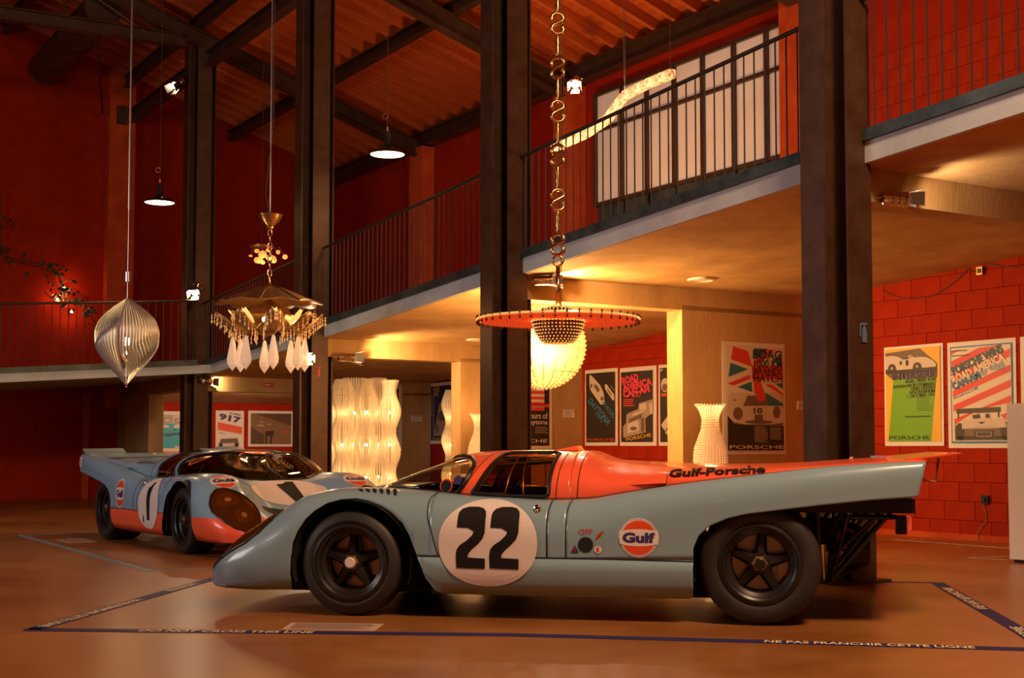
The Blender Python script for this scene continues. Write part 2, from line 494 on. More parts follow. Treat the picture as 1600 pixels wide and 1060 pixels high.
railing('black railing left of the centre column', COLP[2] + cw, COLP[3] - cw, zslab)
railing('black railing seen behind the crystal chandelier', COLP[3] + cw, COLP[4] - cw, zslab)
railing('black railing of the far gallery behind the spiral lamp', -1.0, QE - cw, zwing, along='q', fixed=20.95)

# round ventilation duct under the roof at upper left
t = thing('ventilation_duct', 'large round dark ventilation duct under the roof at upper left', 'duct', (0, 0, 0), PHI)
qd = 5.55; zd = zroof(qd) - 0.72
for a, b in ((24.80, 25.75), (23.40, 24.74), (21.66, 23.34)):
    MB().lathe([(0.30, 0), (0.30, b - a)], 28, axis='y', c=(qd, a, zd)).build('duct_section', MATS['steel'], t, True, 40)
for a in (24.77, 23.37):
    MB().lathe([(0.312, -0.03), (0.312, 0.03)], 28, axis='y', c=(qd, a, zd)).build('duct_collar', MATS['rail_steel'], t, True, 40)
for k in range(2):
    MB().box((qd + 0.31, 23.9 - 1.3 * k, zd + 0.02), (0.02, 0.34, 0.09)).build('grille', MATS['slab_concrete'], t)
# ------------------------------------------------------------------ racing cars
# car frame: x = u (rearwards from the front axle), y = across, z = up
mat('paint_blue', (0.225, 0.325, 0.365), 0.30, 0.0, 0.45)
mat('paint_orange', (0.90, 0.115, 0.045), 0.32, 0.0, 0.4)
mat('paint_blue_glossy', (0.22, 0.36, 0.47), 0.26, 0.0, 0.35)
mat('spoiler_blue', (0.13, 0.18, 0.21), 0.55, 0, 0, 0.2)
mat('decal_white', (0.74, 0.62, 0.56), 0.45, 0, 0.0)
mat('decal_black', (0.014, 0.010, 0.009), 0.6, 0, 0.0, 0.2)
mat('decal_orange', (0.75, 0.07, 0.02), 0.35, 0, 0.3)
mat('decal_navy', (0.045, 0.03, 0.14), 0.35, 0, 0.3)
mat('decal_red', (0.55, 0.015, 0.012), 0.4)
mat('black_gap', (0.006, 0.005, 0.004), 0.7)
mat('gasket', (0.012, 0.010, 0.009), 0.4)
mat('inner_black', (0.014, 0.011, 0.009), 0.65)
mat('frame_black', (0.018, 0.014, 0.012), 0.35, 0.3)
mottled('rubber', (0.020, 0.016, 0.013), (0.032, 0.024, 0.019), 6, (0.45, 0.6), 0.06, 80)
mat('rim_black', (0.028, 0.022, 0.018), 0.33, 0.4)
mat('hub_bronze', (0.42, 0.24, 0.11), 0.4, 0.8)
mat('chrome', (0.75, 0.68, 0.6), 0.12, 1.0)
mat('disc_steel', (0.45, 0.38, 0.33), 0.35, 0.9)
mat('tail_lens', (0.8, 0.08, 0.03), 0.2, 0, 0.5, emit=(1, 0.12, 0.05), estr=0.25)
mat('lamp_reflector', (0.50, 0.34, 0.17), 0.22, 0.7)
mat('lamp_bowl', (0.20, 0.12, 0.05), 0.3, 0.4)
def glass_mat(name, tint, clear):
    m = bpy.data.materials.new(name); m.use_nodes = True
    nt = m.node_tree; N, L = nt.nodes, nt.links
    N.remove(N['Principled BSDF'])
    tr = N.new('ShaderNodeBsdfTransparent'); tr.inputs[0].default_value = (*tint, 1)
    gl = N.new('ShaderNodeBsdfGlossy'); gl.inputs['Roughness'].default_value = 0.03
    lw = N.new('ShaderNodeLayerWeight'); lw.inputs[0].default_value = 0.5
    fr = N.new('ShaderNodeMath'); fr.operation = 'POWER'; fr.inputs[1].default_value = 4.0
    L.new(lw.outputs['Facing'], fr.inputs[0])
    mx = N.new('ShaderNodeMixShader')
    ad = N.new('ShaderNodeMath'); ad.operation = 'ADD'; ad.inputs[1].default_value = clear; ad.use_clamp = True
    L.new(fr.outputs[0], ad.inputs[0]); L.new(ad.outputs[0], mx.inputs[0])
    L.new(tr.outputs[0], mx.inputs[1]); L.new(gl.outputs[0], mx.inputs[2])
    L.new(mx.outputs[0], N['Material Output'].inputs[0])
    MATS[name] = m
    return m
glass_mat('windscreen_glass', (0.86, 0.80, 0.66), 0.03)
glass_mat('amber_glass', (0.72, 0.52, 0.15), 0.08)
glass_mat('headlamp_glass', (0.75, 0.52, 0.22), 0.06)

f_wc = smooth_tab([(-.97, .190), (-.962, .214), (-.923, .253), (-.856, .318), (-.782, .39), (-.707, .451), (-.634, .497), (-.559, .543), (-.469, .594),
                   (-.40, .640), (-.313, .686), (-.2, .711), (-.10, .723), (.023, .724), (.207, .721), (.40, .710), (.588, .695), (.70, .685), (.915, .676), (1.144, .667), (1.371, .676),
                   (1.50, .698), (1.80, .750), (2.075, .788), (2.344, .821), (2.63, .855), (2.98, .880), (3.20, .888)])
f_so = smooth_tab([(-.97, .46), (-.962, .56), (-.945, .66), (-.90, .76), (-.82, .845), (-.70, .90), (-.55, .93), (-.34, .945), (.5, .95), (1.2, .955), (1.95, .965), (2.4, .975), (2.8, .965), (3.2, .94)])
f_sc = smooth_tab([(-.97, .30), (-.94, .48), (-.88, .58), (-.75, .63), (-.5, .66), (0, .67), (.3, .69), (.6, .735), (.9, .75), (1.2, .755), (1.5, .78), (1.8, .82), (2.1, .85), (2.6, .885), (3.2, .90)])
f_hood = smooth_tab([(-.97, .186), (-.95, .205), (-.88, .245), (-.7, .345), (-.5, .455), (-.3, .565), (-.1, .655), (.1, .675), (.62, .69)])
f_roof = smooth_tab([(-.10, .672), (-.038, .707), (.18, .797), (.408, .886), (.495, .916), (.62, .936), (.776, .944), (.95, .945), (1.15, .943), (1.30, .942), (1.35, .928), (1.40, .905), (1.47, .887), (1.74, .871), (2.05, .862), (2.28, .861), (2.55, .868), (2.8, .884), (3.0, .897), (3.2, .905)])
f_sb0 = smooth_tab([(-.10, .02), (-.07, .20), (-.02, .33), (.10, .49), (.25, .605), (.42, .675), (.58, .722), (.66, .738), (.72, .742)])
def f_sb(u): return f_sb0(u) if u < .70 else min(f_sc(u), 99)
LOW = [(-.97, .188), (-.962, .172), (-.93, .152), (-.873, .142), (-.79, .138), (-.571, .136), (-.349, .144), (-.346, .24), (-.342, .33), (-.332, .414), (-.305, .481), (-.263, .551),
       (-.214, .599), (-.149, .642), (-.069, .664), (.017, .670), (.088, .660), (.181, .630), (.253, .590), (.316, .536), (.358, .469), (.403, .355), (.452, .227), (.502, .155),
       (.541, .139), (.844, .136), (1.183, .132), (1.947, .142), (1.949, .30), (1.951, .416), (1.979, .482), (2.038, .535), (2.135, .578), (2.232, .602), (2.392, .623), (2.621, .652), (2.897, .682), (3.14, .696), (3.2, .70)]
def f_low(u): return lerp(LOW, u)
def f_bot(u): return lerp([(-.97, .188), (-.962, .172), (-.93, .152), (-.873, .142), (-.79, .138), (.5, .136), (2, .14), (3.2, .14)], u)
def f_ws(u):
    wc = f_wc(u); return wc - min(0.26 if u < 1.2 else lerp([(1.2, .26), (2.0, .17), (3.2, .10)], u), 0.62 * (wc - f_bot(u)))
NE = 2.3
def skin_s(u, w):
    """half width of the flank at height w"""
    so, sc_, wc, ws = f_so(u), f_sc(u), f_wc(u), f_ws(u)
    s = so
    if w > ws:
        h = min(1.0, (w - ws) / (wc - ws))
        s = sc_ + (so - sc_) * max(0.0, 1 - h ** NE) ** (1 / NE)
    if w < .30:
        s -= 0.055 * ((.30 - w) / .17) ** 2 * min(1, so / .9)
    return s
def hood_w(u, s):
    """height of the front bonnet / wing top at half width s"""
    sc_, wc, hw = f_sc(u), f_wc(u), f_hood(u)
    if s >= sc_:
        so, ws = f_so(u), f_ws(u)
        x = min(1.0, (s - sc_) / max(1e-4, so - sc_))
        return ws + (wc - ws) * max(0.0, 1 - x ** NE) ** (1 / NE)
    x = s / max(1e-4, sc_)
    k = max(0.0, min(1.0, (x - .42) / .46)); k = k * k * (3 - 2 * k)
    return hw + (wc - hw) * k
def f_base(u):
    return hood_w(u, f_sb(u)) if u < .70 else f_wc(u)
def f_nb(u): return lerp([(-.1, 2.0), (.4, 2.2), (.8, 2.5), (1.25, 2.5), (1.5, 2.4), (2.2, 2.6), (3.2, 3.5)], u)
def bub(u, h):
    """canopy and engine cover: half width and height at level h 0..1"""
    n = f_nb(u); b, r = f_base(u), f_roof(u)
    return f_sb(u) * max(0.0, 1 - h ** n) ** (1 / n), b + (r - b) * h

def stations():
    us = set()
    u = -.97
    while u < 3.18:
        us.add(round(u, 4)); u += .035
    for a, _ in LOW:
        if a <= 3.18: us.add(round(a, 4))
    for a in (-.966, -.955, -.94, -.91, .47, .62, 1.145, 1.25, 3.18): us.add(a)
    return sorted(us)

def inside(poly, x, y):
    r = False; n = len(poly); j = n - 1
    for i in range(n):
        xi, yi = poly[i]; xj, yj = poly[j]
        if (yi > y) != (yj > y) and x < (xj - xi) * (y - yi) / (yj - yi) + xi: r = not r
        j = i
    return r

CAR_CACHE = {}
WS_TRIM = [(.41, 1.0), (.47, .985), (.55, .93), (.615, .85), (.652, .75), (.664, .64), (.652, .45), (.62, .2), (.585, 0.0)]
SIDE_WIN = [(.675, .05), (.705, .22), (.765, .66), (.80, .90), (.83, .935), (1.10, .955), (1.135, .93), (1.135, .80), (1.125, .10), (1.10, .045), (.90, .02)]
def mirror_mesh(vs, fs):
    n = len(vs)
    return vs + [(x, -y, z) for x, y, z in vs], fs + [tuple(n + i for i in reversed(f)) for f in fs]

def body_pieces():
    """flank and bonnet skin split into panels, near half (y<0)"""
    US = stations(); rows = []
    NA, NB_, NC, ND = 3, 7, 9, 16
    for u in US:
        wb, wc, ws = f_low(u), f_wc(u), f_ws(u)
        mid = max(.35, wb) if wc > .40 else wb + (ws - wb) * .3
        mid = min(mid, ws) if ws > wb else wb
        top = max(ws, mid)
        col_ = []
        for i in range(NA): col_.append(wb + (mid - wb) * i / NA)
        for i in range(NB_): col_.append(mid + (top - mid) * i / NB_)
        t0 = min(1.0, max(0.0, (max(wb, ws) - ws) / (wc - ws))) if wc > ws else 0
        a0 = math.asin(t0)
        for i in range(NC + 1):
            h = math.sin(a0 + (PI / 2 - a0) * i / NC); col_.append(max(ws + (wc - ws) * h, col_[-1]))
        pts = [(u, -skin_s(u, w_), w_) for w_ in col_]
        sc_ = f_sc(u)
        for i in range(1, ND + 1):
            s_ = sc_ * (1 - i / ND); pts.append((u, -s_, hood_w(u, s_)))
        if u > 2.9:
            pts = [(x - (wc - z) * .25 * (u - 2.9) / .28, y, z) for x, y, z in pts]
        rows.append(pts)
    nr = NA + NB_ + NC + 1 + ND
    pieces = {}
    def emit(key, quad):
        vs, fs, ix = pieces.setdefault(key, ([], [], {}))
        f = []
        for p in quad:
            k = tuple(round(c, 6) for c in p)
            if k not in ix: ix[k] = len(vs); vs.append(p)
            if ix[k] not in f: f.append(ix[k])
        if len(f) >= 3: fs.append(tuple(f))
    for i in range(len(US) - 1):
        um = (US[i] + US[i + 1]) / 2
        for j in range(nr - 1):
            q4 = (rows[i][j], rows[i + 1][j], rows[i + 1][j + 1], rows[i][j + 1])
            a = (Vector(q4[2]) - Vector(q4[0])).cross(Vector(q4[3]) - Vector(q4[1])).length
            if a < 1e-8: continue
            wm = sum(p[2] for p in q4) / 4; sm = -sum(p[1] for p in q4) / 4
            topside = j >= NA + NB_ + NC
            if topside:
                if um > .70: continue
                if um > -.10 and sm < f_sb(um) - .006: continue
            if not topside and j < NA and .39 < um < 1.95:
                key = 'sill_panel'
            elif um < .47: key = 'nose_section'
            elif topside: key = 'nose_section'
            elif um < 1.145: key = 'door'
            elif um < 1.25: key = 'side_panel'
            else: key = 'tail_flank'
            emit(key, q4)
    return pieces

def canopy_pieces():
    us = []
    u = -.098
    while u < 3.18: us.append(u); u += .012 if u < 1.5 else .04
    us.append(3.18)
    NH = 36
    hs = [math.sin(PI / 2 * i / NH) for i in range(NH + 1)]
    pieces = {}
    def emit(key, quad):
        vs, fs, ix = pieces.setdefault(key, ([], [], {}))
        f = []
        for p in quad:
            k = tuple(round(c, 6) for c in p)
            if k not in ix: ix[k] = len(vs); vs.append(p)
            if ix[k] not in f: f.append(ix[k])
        if len(f) >= 3: fs.append(tuple(f))
    trim = WS_TRIM + [(-.5, 0), (-.5, 1.0)]
    for i in range(len(us) - 1):
        for j in range(NH):
            pts = []
            for (a, h) in ((us[i], hs[j]), (us[i + 1], hs[j]), (us[i + 1], hs[j + 1]), (us[i], hs[j + 1])):
                s_, w_ = bub(a, h); pts.append((a, -s_, w_))
            um = (us[i] + us[i + 1]) / 2; hm = (hs[j] + hs[j + 1]) / 2
            if inside(trim, um, hm): key = 'windscreen'
            elif inside(SIDE_WIN, um, hm): key = 'side_window'
            elif um < 1.25: key = 'canopy'
            else: key = 'engine_cover'
            emit(key, pts)
    return pieces

def put_piece(name, piece, mats, parent, solid=True, sides=(-1, 1), joined=True):
    vs, fs, _ = piece
    out = []
    if joined:
        v2, f2 = mirror_mesh(vs, fs)
        me = bpy.data.meshes.new(name); me.from_pydata(v2, [], f2)
        bm = bmesh.new(); bm.from_mesh(me); bmesh.ops.remove_doubles(bm, verts=bm.verts, dist=1e-5); bm.to_mesh(me); bm.free()
        out.append(me)
    else:
        for sd in sides:
            me = bpy.data.meshes.new(name)
            if sd < 0: me.from_pydata(vs, [], fs)
            else: me.from_pydata([(x, -y, z) for x, y, z in vs], [], [tuple(reversed(f)) for f in fs])
            out.append(me)
    obs = []
    for me in out:
        me.update()
        o = put(name, me, mats, parent, True)
        if solid:
            md = o.modifiers.new('thickness', 'SOLIDIFY'); md.thickness = 0.006; md.offset = -1
            md.use_even_offset = False
            if len(me.materials) > 1: md.material_offset = len(me.materials) - 1
        obs.append(o)
    return obs

# -- surface mapped prints
def subdivided(bm, lim):
    for _ in range(6):
        ed = [e for e in bm.edges if e.calc_length() > lim]
        if not ed: break
        bmesh.ops.subdivide_edges(bm, edges=ed, cuts=1)
        bmesh.ops.triangulate(bm, faces=[f for f in bm.faces if len(f.verts) > 4])
def poly_bm(polys):
    bm = bmesh.new()
    for poly in polys:
        f = bm.faces.new([bm.verts.new((x, y, 0)) for x, y in poly])
    bmesh.ops.triangulate(bm, faces=bm.faces[:])
    return bm
TEXT_CACHE = {}
def text_bm(body, bold=0.0, spacing=1.0, shear=0.0):
    key = (body, bold, spacing, shear)
    if key not in TEXT_CACHE:
        cu = bpy.data.curves.new('lettering', 'FONT'); cu.body = body; cu.offset = bold; cu.space_character = spacing; cu.shear = shear
        cu.fill_mode = 'FRONT'; cu.resolution_u = 3
        o = bpy.data.objects.new('lettering', cu); col.objects.link(o)
        bpy.context.view_layer.update()
        me = bpy.data.meshes.new_from_object(o.evaluated_get(bpy.context.evaluated_depsgraph_get()))
        bpy.data.objects.remove(o); bpy.data.curves.remove(cu)
        TEXT_CACHE[key] = me
    bm = bmesh.new(); bm.from_mesh(TEXT_CACHE[key])
    return bm
def fit(bm, x0, y0, w_, h_):
    xs = [v.co.x for v in bm.verts]; ys = [v.co.y for v in bm.verts]
    a, b, c, d = min(xs), max(xs), min(ys), max(ys)
    for v in bm.verts:
        v.co.x = x0 + (v.co.x - a) / (b - a) * w_
        v.co.y = y0 + (v.co.y - c) / (d - c) * h_
    return bm
def circle(cx, cy, rx, ry=None, n=40, a0=0, a1=2 * PI):
    ry = ry or rx
    m = n if abs(a1 - a0 - 2 * PI) < 1e-6 else n + 1
    return [(cx + rx * math.cos(a0 + (a1 - a0) * k / n), cy + ry * math.sin(a0 + (a1 - a0) * k / n)) for k in range(m)]
def flank_map(side, off):
    return lambda x, y: (x, side * (skin_s(x, y) + off), y)
def canopy_map(side, off):
    def f(u, w_):
        b, r = f_base(u), f_roof(u); h = max(0, min(.999, (w_ - b) / (r - b)))
        s_, _ = bub(u, h); return (u, side * (s_ + off), w_ + off * .5)
    return f
def bonnet_map(off):
    def f(u, y):
        return (u, y, hood_w(u, abs(y)) + off)
    return f
def decal(name, bm, fmap, m, parent, lim=0.03):
    if lim: subdivided(bm, lim)
    for v in bm.verts: v.co = fmap(v.co.x, v.co.y)
    bmesh.ops.recalc_face_normals(bm, faces=bm.faces)
    me = bpy.data.meshes.new(name); bm.to_mesh(me); bm.free()
    return put(name, me, MATS[m], parent)
def flipx(bm, cx):
    for v in bm.verts: v.co.x = 2 * cx - v.co.x
    return bm
def ribbon(name, pts, fmap, half, m, parent):
    """tube of a gasket or panel gap following the surface"""
    P = [Vector(fmap(a, b)) for a, b in pts]
    return MB().tube(P, half, 6).build(name, MATS[m], parent)
def dense(pts, n=8):
    out = []
    for (a, b), (c, d) in zip(pts, pts[1:]):
        out += [(a + (c - a) * k / n, b + (d - b) * k / n) for k in range(n)]
    return out + [pts[-1]]

TWO = [(393, 578), (630, 583), (630, 497), (487, 490), (490, 458), (520, 420), (570, 375), (610, 330), (627, 280), (630, 130), (624, 100), (602, 76), (560, 65), (480, 65), (430, 80), (405, 108), (398, 140),
       (395, 237), (485, 239), (488, 160), (493, 146), (505, 140), (524, 140), (536, 150), (540, 166), (536, 268), (524, 300), (480, 345), (422, 385), (396, 420), (388, 470)]
TWO = [((x - 388) / 242, (583 - y) / 518) for x, y in TWO]
ONE = [(0.42, 0), (0.72, 0), (0.72, 1), (0.50, 1), (0.46, .93), (0.36, .88), (0.22, .87), (0.22, .77), (0.42, .77)]

def logo(parent, fmap_of, cx, cy, r, flip=False, tall=1.0, stretch=1.0):
    """round orange badge with a pale band and navy lettering"""
    def B(polys): return poly_bm([[(cx + x * r * stretch, cy + y * r * tall) for x, y in p] for p in polys])
    band = lambda e: [(-1.08 - e, -.36 - e), (-.85, -.43 - e), (-.45, -.48 - e), (0, -.50 - e), (.45, -.48 - e), (.85, -.43 - e), (1.08 + e, -.36 - e), (1.13 + e, -.2), (1.15 + e, 0), (1.13 + e, .2), (1.08 + e, .36 + e), (.85, .43 + e), (.45, .48 + e), (0, .50 + e), (-.45, .48 + e), (-.85, .43 + e), (-1.08 - e, .36 + e), (-1.13 - e, .2), (-1.15 - e, 0), (-1.13 - e, -.2)]
    a = decal('badge', B([circle(0, 0, 1.14)]), fmap_of(.0028), 'decal_white', parent)
    decal('badge_band_rim', B([band(.05)]), fmap_of(.0026), 'decal_white', a)
    decal('badge_line', B([circle(0, 0, 1.08)]), fmap_of(.0036), 'decal_navy', a)
    decal('badge_ring', B([circle(0, 0, 1.055)]), fmap_of(.0044), 'decal_white', a)
    decal('badge_disc', B([circle(0, 0, 1.0)]), fmap_of(.0052), 'decal_orange', a)
    decal('badge_band', B([band(0)]), fmap_of(.0062), 'decal_white', a)
    bm = fit(text_bm('Gulf', .05), cx - .95 * r * stretch, cy - .30 * r * tall, 1.90 * r * stretch, .60 * r * tall)
    if flip: flipx(bm, cx)
    decal('badge_lettering', bm, fmap_of(.0076), 'decal_navy', a)
    return a

def make_wheel(parent, u, y, z, R, rim_r, width, side, cap_white):
    """tyre with rim, five spokes, hub nut and brake disc; outer face at y=0 towards side"""
    key = ('wheel', R, side, cap_white)
    k = side
    w_ = MB()
    prof = [(rim_r - .005, .015), (rim_r + .012, .004), (rim_r + .03, 0.0), (R * .80, -.004), (R * .91, .006), (R * .965, .022), (R * .993, .05), (R, .085), (R, width - .07), (R * .985, width - .03), (R * .93, width - .004), (rim_r, width)]
    w_.lathe([(r, -k * h) for r, h in prof], 64, axis='y', caps=False)
    ty = w_.build('wheel', MATS['rubber'], parent, True, 35)
    ty.location = (u, y, z)
    rm = MB()
    prof = [(rim_r + .006, .0), (rim_r - .012, -.006), (rim_r - .018, .012), (rim_r - .030, .02), (rim_r - .034, .05), (rim_r - .055, .062), (rim_r - .062, .12), (rim_r - .05, .2), (rim_r - .01, .22)]
    rm.lathe([(r, -k * h) for r, h in prof], 56, axis='y', caps=False)
    rm.build('rim', MATS['rim_black'], ty, True, 30)
    r1 = rim_r - .058
    sp = MB(); sp.v = []
    wd0, wd1 = .036, .024
    yy = lambda h: -k * h
    sp.add([(-wd0, yy(.075), .05), (wd0, yy(.075), .05), (wd1, yy(.095), r1), (-wd1, yy(.095), r1), (-wd0 * .45, yy(.045), .05), (wd0 * .45, yy(.045), .05), (wd1 * .55, yy(.066), r1), (-wd1 * .55, yy(.066), r1),
            (-wd0, yy(.12), .05), (wd0, yy(.12), .05), (wd1, yy(.13), r1), (-wd1, yy(.13), r1)],
           [(4, 5, 6, 7), (0, 4, 7, 3), (5, 1, 2, 6), (0, 3, 11, 8), (1, 9, 10, 2), (8, 11, 10, 9), (3, 7, 6, 2, 10, 11)])
    me = sp.mesh('spoke'); me.materials.append(MATS['rim_black'])
    for i in range(5):
        o = bpy.data.objects.new('spoke', me); col.objects.link(o); o.parent = ty
        o.rotation_euler = (0, 2 * PI * i / 5 + (.0 if R < .32 else .09), 0)
    h = MB(); h.lathe([(.062, yy(.12)), (.058, yy(.05)), (.045, yy(.045))], 24, axis='y'); h.build('hub', MATS['rim_black'], ty, True, 30)
    nt = MB(); nt.lathe([(.044, yy(.05)), (.044, yy(.022)), (.039, yy(.016)), (.0, yy(.016))], 6, axis='y'); nt.build('hub_nut', MATS['hub_bronze'], ty)
    cp = MB(); cp.lathe([(.031, yy(.017)), (.031, yy(.010)), (.026, yy(.006)), (.0, yy(.006))], 24, axis='y')
    cp.build('hub_cap', MATS['decal_white' if cap_white else 'rim_black'], ty, True, 30)
    bd = MB(); bd.lathe([(.07, yy(.155)), (.15, yy(.155)), (.15, yy(.18)), (.07, yy(.18))], 40, axis='y', closed=True); bd.build('brake_disc', MATS['disc_steel'], ty, True, 30)
    ca = MB(); ca.box((.125, yy(.16), -.01), (.055, .07, .13)); ca.build('brake_caliper', MATS['disc_steel'], ty)
    return ty

def build_car(root, style):
    first = style == 22
    blue = MATS['paint_blue' if first else 'paint_blue_glossy']; org = MATS['paint_orange']; ib = MATS['inner_black']
    if 'b' not in CAR_CACHE: CAR_CACHE['b'] = body_pieces(); CAR_CACHE['c'] = canopy_pieces()
    B, Cc = CAR_CACHE['b'], CAR_CACHE['c']
    nose = put_piece('nose_section', B['nose_section'], [blue, org, ib], root)[0]
    if not first:
        bm = bmesh.new(); bm.from_mesh(nose.data)
        bmesh.ops.bisect_plane(bm, geom=bm.verts[:] + bm.edges[:] + bm.faces[:], plane_co=(0, 0, .351), plane_no=(0, 0, 1))
        bm.to_mesh(nose.data); bm.free()
        for p in nose.data.polygons: p.use_smooth = True
    for p in nose.data.polygons:
        c = p.center
        if first: pass
        elif c.z < .351 and abs(c.y) > .0: p.material_index = 1
    for nm in ('door', 'side_panel', 'tail_flank'):
        put_piece(nm, B[nm], [blue, ib], root, joined=False)
    put_piece('sill_panel', B['sill_panel'], [blue if first else org, ib], root, joined=False)
    top = org if first else blue
    can = put_piece('canopy', Cc['canopy'], [top, org, ib], root)[0]
    if not first:
        for p in can.data.polygons:
            c = p.center
            if abs(c.y) < .17 and p.normal.z > .5: p.material_index = 1
    eng = put_piece('engine_cover', Cc['engine_cover'], [top, org, ib], root)[0]
    put_piece('windscreen', Cc['windscreen'], [MATS['windscreen_glass']], root, solid=False)
    put_piece('side_window', Cc['side_window'], [MATS['amber_glass']], root, solid=False, joined=False)
    def bmap(side, off=.002):
        def f(u, h):
            s_, w_ = bub(u, min(1, h)); return (u, side * (s_ + off), w_ + off * .6)
        return f
    for sd in (-1, 1):
        ribbon('windscreen_seal', dense(WS_TRIM), bmap(sd, .001), .013, 'gasket', root)
        ribbon('window_seal', dense(SIDE_WIN + SIDE_WIN[:1]), bmap(sd, .001), .012, 'gasket', root)
        # sliding pane frame inside the side window
        ribbon('window_frame', dense([(.70, .10), (.80, .85), (.90, .87), (.885, .5), (.87, .12), (.70, .08)]), bmap(sd, -.02), .005, 'hub_bronze', root)
        ribbon('window_frame', dense([(.95, .87), (.965, .5), (.975, .10), (.88, .09)]), bmap(sd, -.03), .004, 'hub_bronze', root)
        base = [(u, 0.0) for u in [-.09 + .02 * k for k in range(34)]]
        ribbon('windscreen_seal', base, bmap(sd, .001), .008, 'gasket', root)
        fm = flank_map(sd, .0002)
        g = lambda pts: ribbon('panel_gap', dense(pts, 5), fm, .0028, 'black_gap', root)
        g([(.477, .705), (.462, .68), (.454, .655), (.454, .608), (.462, .56), (.488, .479), (.528, .352)])
        g([(.405, .351), (.9, .351), (1.45, .351), (1.949, .345)])
        g([(1.160, .664), (1.148, .62), (1.142, .56), (1.144, .35)])
        g([(1.272, .668), (1.258, .63), (1.251, .595), (1.25, .35)])
        # gaps over the canopy
        ribbon('panel_gap', [(1.165 + .02 * h, h) for h in [k / 16 for k in range(17)]], bmap(sd, .0004), .0028, 'black_gap', root)
        ribbon('panel_gap', [(1.29 + .01 * h, h) for h in [k / 16 for k in range(17)]], bmap(sd, .0004), .0028, 'black_gap', root)
        ribbon('panel_gap', [(.595 + .14 * h ** .8, h) for h in [k / 12 for k in range(13)]], bmap(sd, .0004), .0024, 'black_gap', root)
        # louvres over the front wheel
        for k in range(6):
            uc = .02 + .042 * k; s0 = f_sc(uc) + .10
            pts = [(uc + .012 * math.cos(a) + (.018 * math.sin(a)), s0 + (.030 + .006 * k) * math.sin(a)) for a in [2 * PI * i / 16 for i in range(16)]]
            bm = poly_bm([[(x, sd * y) for x, y in pts]])
            decal('louvre', bm, bonnet_map(.003), 'black_gap', root)
        # door catch
        fl_ = flank_map(sd, 0.0); c = fl_(1.083, .615)
        MB().lathe([(.0, 0), (.021, 0), (.021, .008), (.014, .013), (.0, .013)], 20, axis='y').build('door_catch_ring', MATS['chrome'], root, True, 30).matrix_local = Matrix.Translation((c[0], c[1] + sd * .002, c[2])) @ Matrix.Scale(-1 if sd < 0 else 1, 4, (0, 1, 0)) @ Matrix.Scale(1.3, 4, (0, 0, 1))
        MB().ball((c[0], c[1] + sd * .012, c[2] - .006), .011, 10, 8).build('door_catch', MATS['chrome'], root, True)
        # headlamps
        hl = [(x - .03, y + .03) for x, y in [(-.43, .74), (-.47, .80), (-.54, .84), (-.62, .845), (-.70, .825), (-.78, .785), (-.85, .72), (-.895, .64), (-.905, .57), (-.88, .51), (-.82, .475), (-.74, .46), (-.65, .47), (-.56, .51), (-.48, .58), (-.435, .66)]]
        lamp = decal('headlamp', poly_bm([[(x, sd * y) for x, y in hl]]), bonnet_map(.010), 'headlamp_glass', root)
        decal('headlamp_bowl', poly_bm([[(x * 1.0, sd * y) for x, y in hl]]), bonnet_map(.002), 'lamp_bowl', root)
        ribbon('headlamp_seal', dense([(x, sd * y) for x, y in hl + hl[:1]], 4), bonnet_map(.006), .007, 'gasket', root)
        for (a, s_, r) in ((-.62, .72, .105), (-.80, .64, .085)):
            decal('reflector', poly_bm([circle(a, sd * s_, r * .8, r)]), bonnet_map(.005), 'lamp_reflector', lamp)
            decal('bulb', poly_bm([circle(a, sd * s_, r * .25, r * .3)]), bonnet_map(.0075), 'decal_white', lamp)
    # bonnet intakes
    for sd in (-1, 1):
        decal('bonnet_intake', poly_bm([circle(-.62, sd * .30, .05, .10, 24)]), bonnet_map(.003), 'black_gap', root)
    # wheels
    for sd in (-1, 1):
        make_wheel(root, 0, sd * .92, .303, .302, .216, .26, sd, first)
        make_wheel(root, 2.305, sd * .93, .332, .331, .216, .36, sd, False)
    # wheel housings and floor
    for sd in (-1, 1):
        g = MB(); n = 28; vs = []; fs = []
        for i in range(n + 1):
            a = math.radians(-20 + 220 * i / n)
            rr = .352
            for s_ in (.935, .56):
                vs.append((rr * math.cos(a) * 1.0 + .012, sd * s_, max(.12, .308 + rr * math.sin(a))))
        for i in range(n): fs.append((2 * i, 2 * i + 1, 2 * i + 3, 2 * i + 2))
        g.add(vs, fs); g.box((.05, sd * .57, .40), (.85, .02, .55))
        g.build('wheel_housing', ib, root, True, 40)
        g = MB(); vs = []; fs = []
        for i in range(n + 1):
            a = math.radians(60 + 140 * i / n)
            for s_ in (.925, .50): vs.append((2.305 + .368 * math.cos(a), sd * s_, max(.12, .332 + .368 * math.sin(a) * (.72 if a < PI / 2 + .6 else .85))))
        for i in range(n): fs.append((2 * i, 2 * i + 1, 2 * i + 3, 2 * i + 2))
        g.add(vs, fs); g.build('wheel_housing', ib, root, True, 40)
    f = MB()
    f.box((.75, 0, .125), (2.7, 1.2, .03)); f.box((-.62, 0, .15), (.55, 1.3, .03)); f.box((1.2, 0, .15), (1.45, 1.78, .03))
    f.box((1.0, -.60, .34), (1.2, .03, .40)); f.box((1.0, .60, .34), (1.2, .03, .40)); f.box((1.6, 0, .40), (.04, 1.6, .5)); f.box((.36, 0, .38), (.04, 1.2, .45))
    f.build('chassis_tub', ib, root)
    # cockpit
    g = MB(); g.box((1.18, 0, .52), (.10, 1.25, .5)); g.build('bulkhead', ib, root)
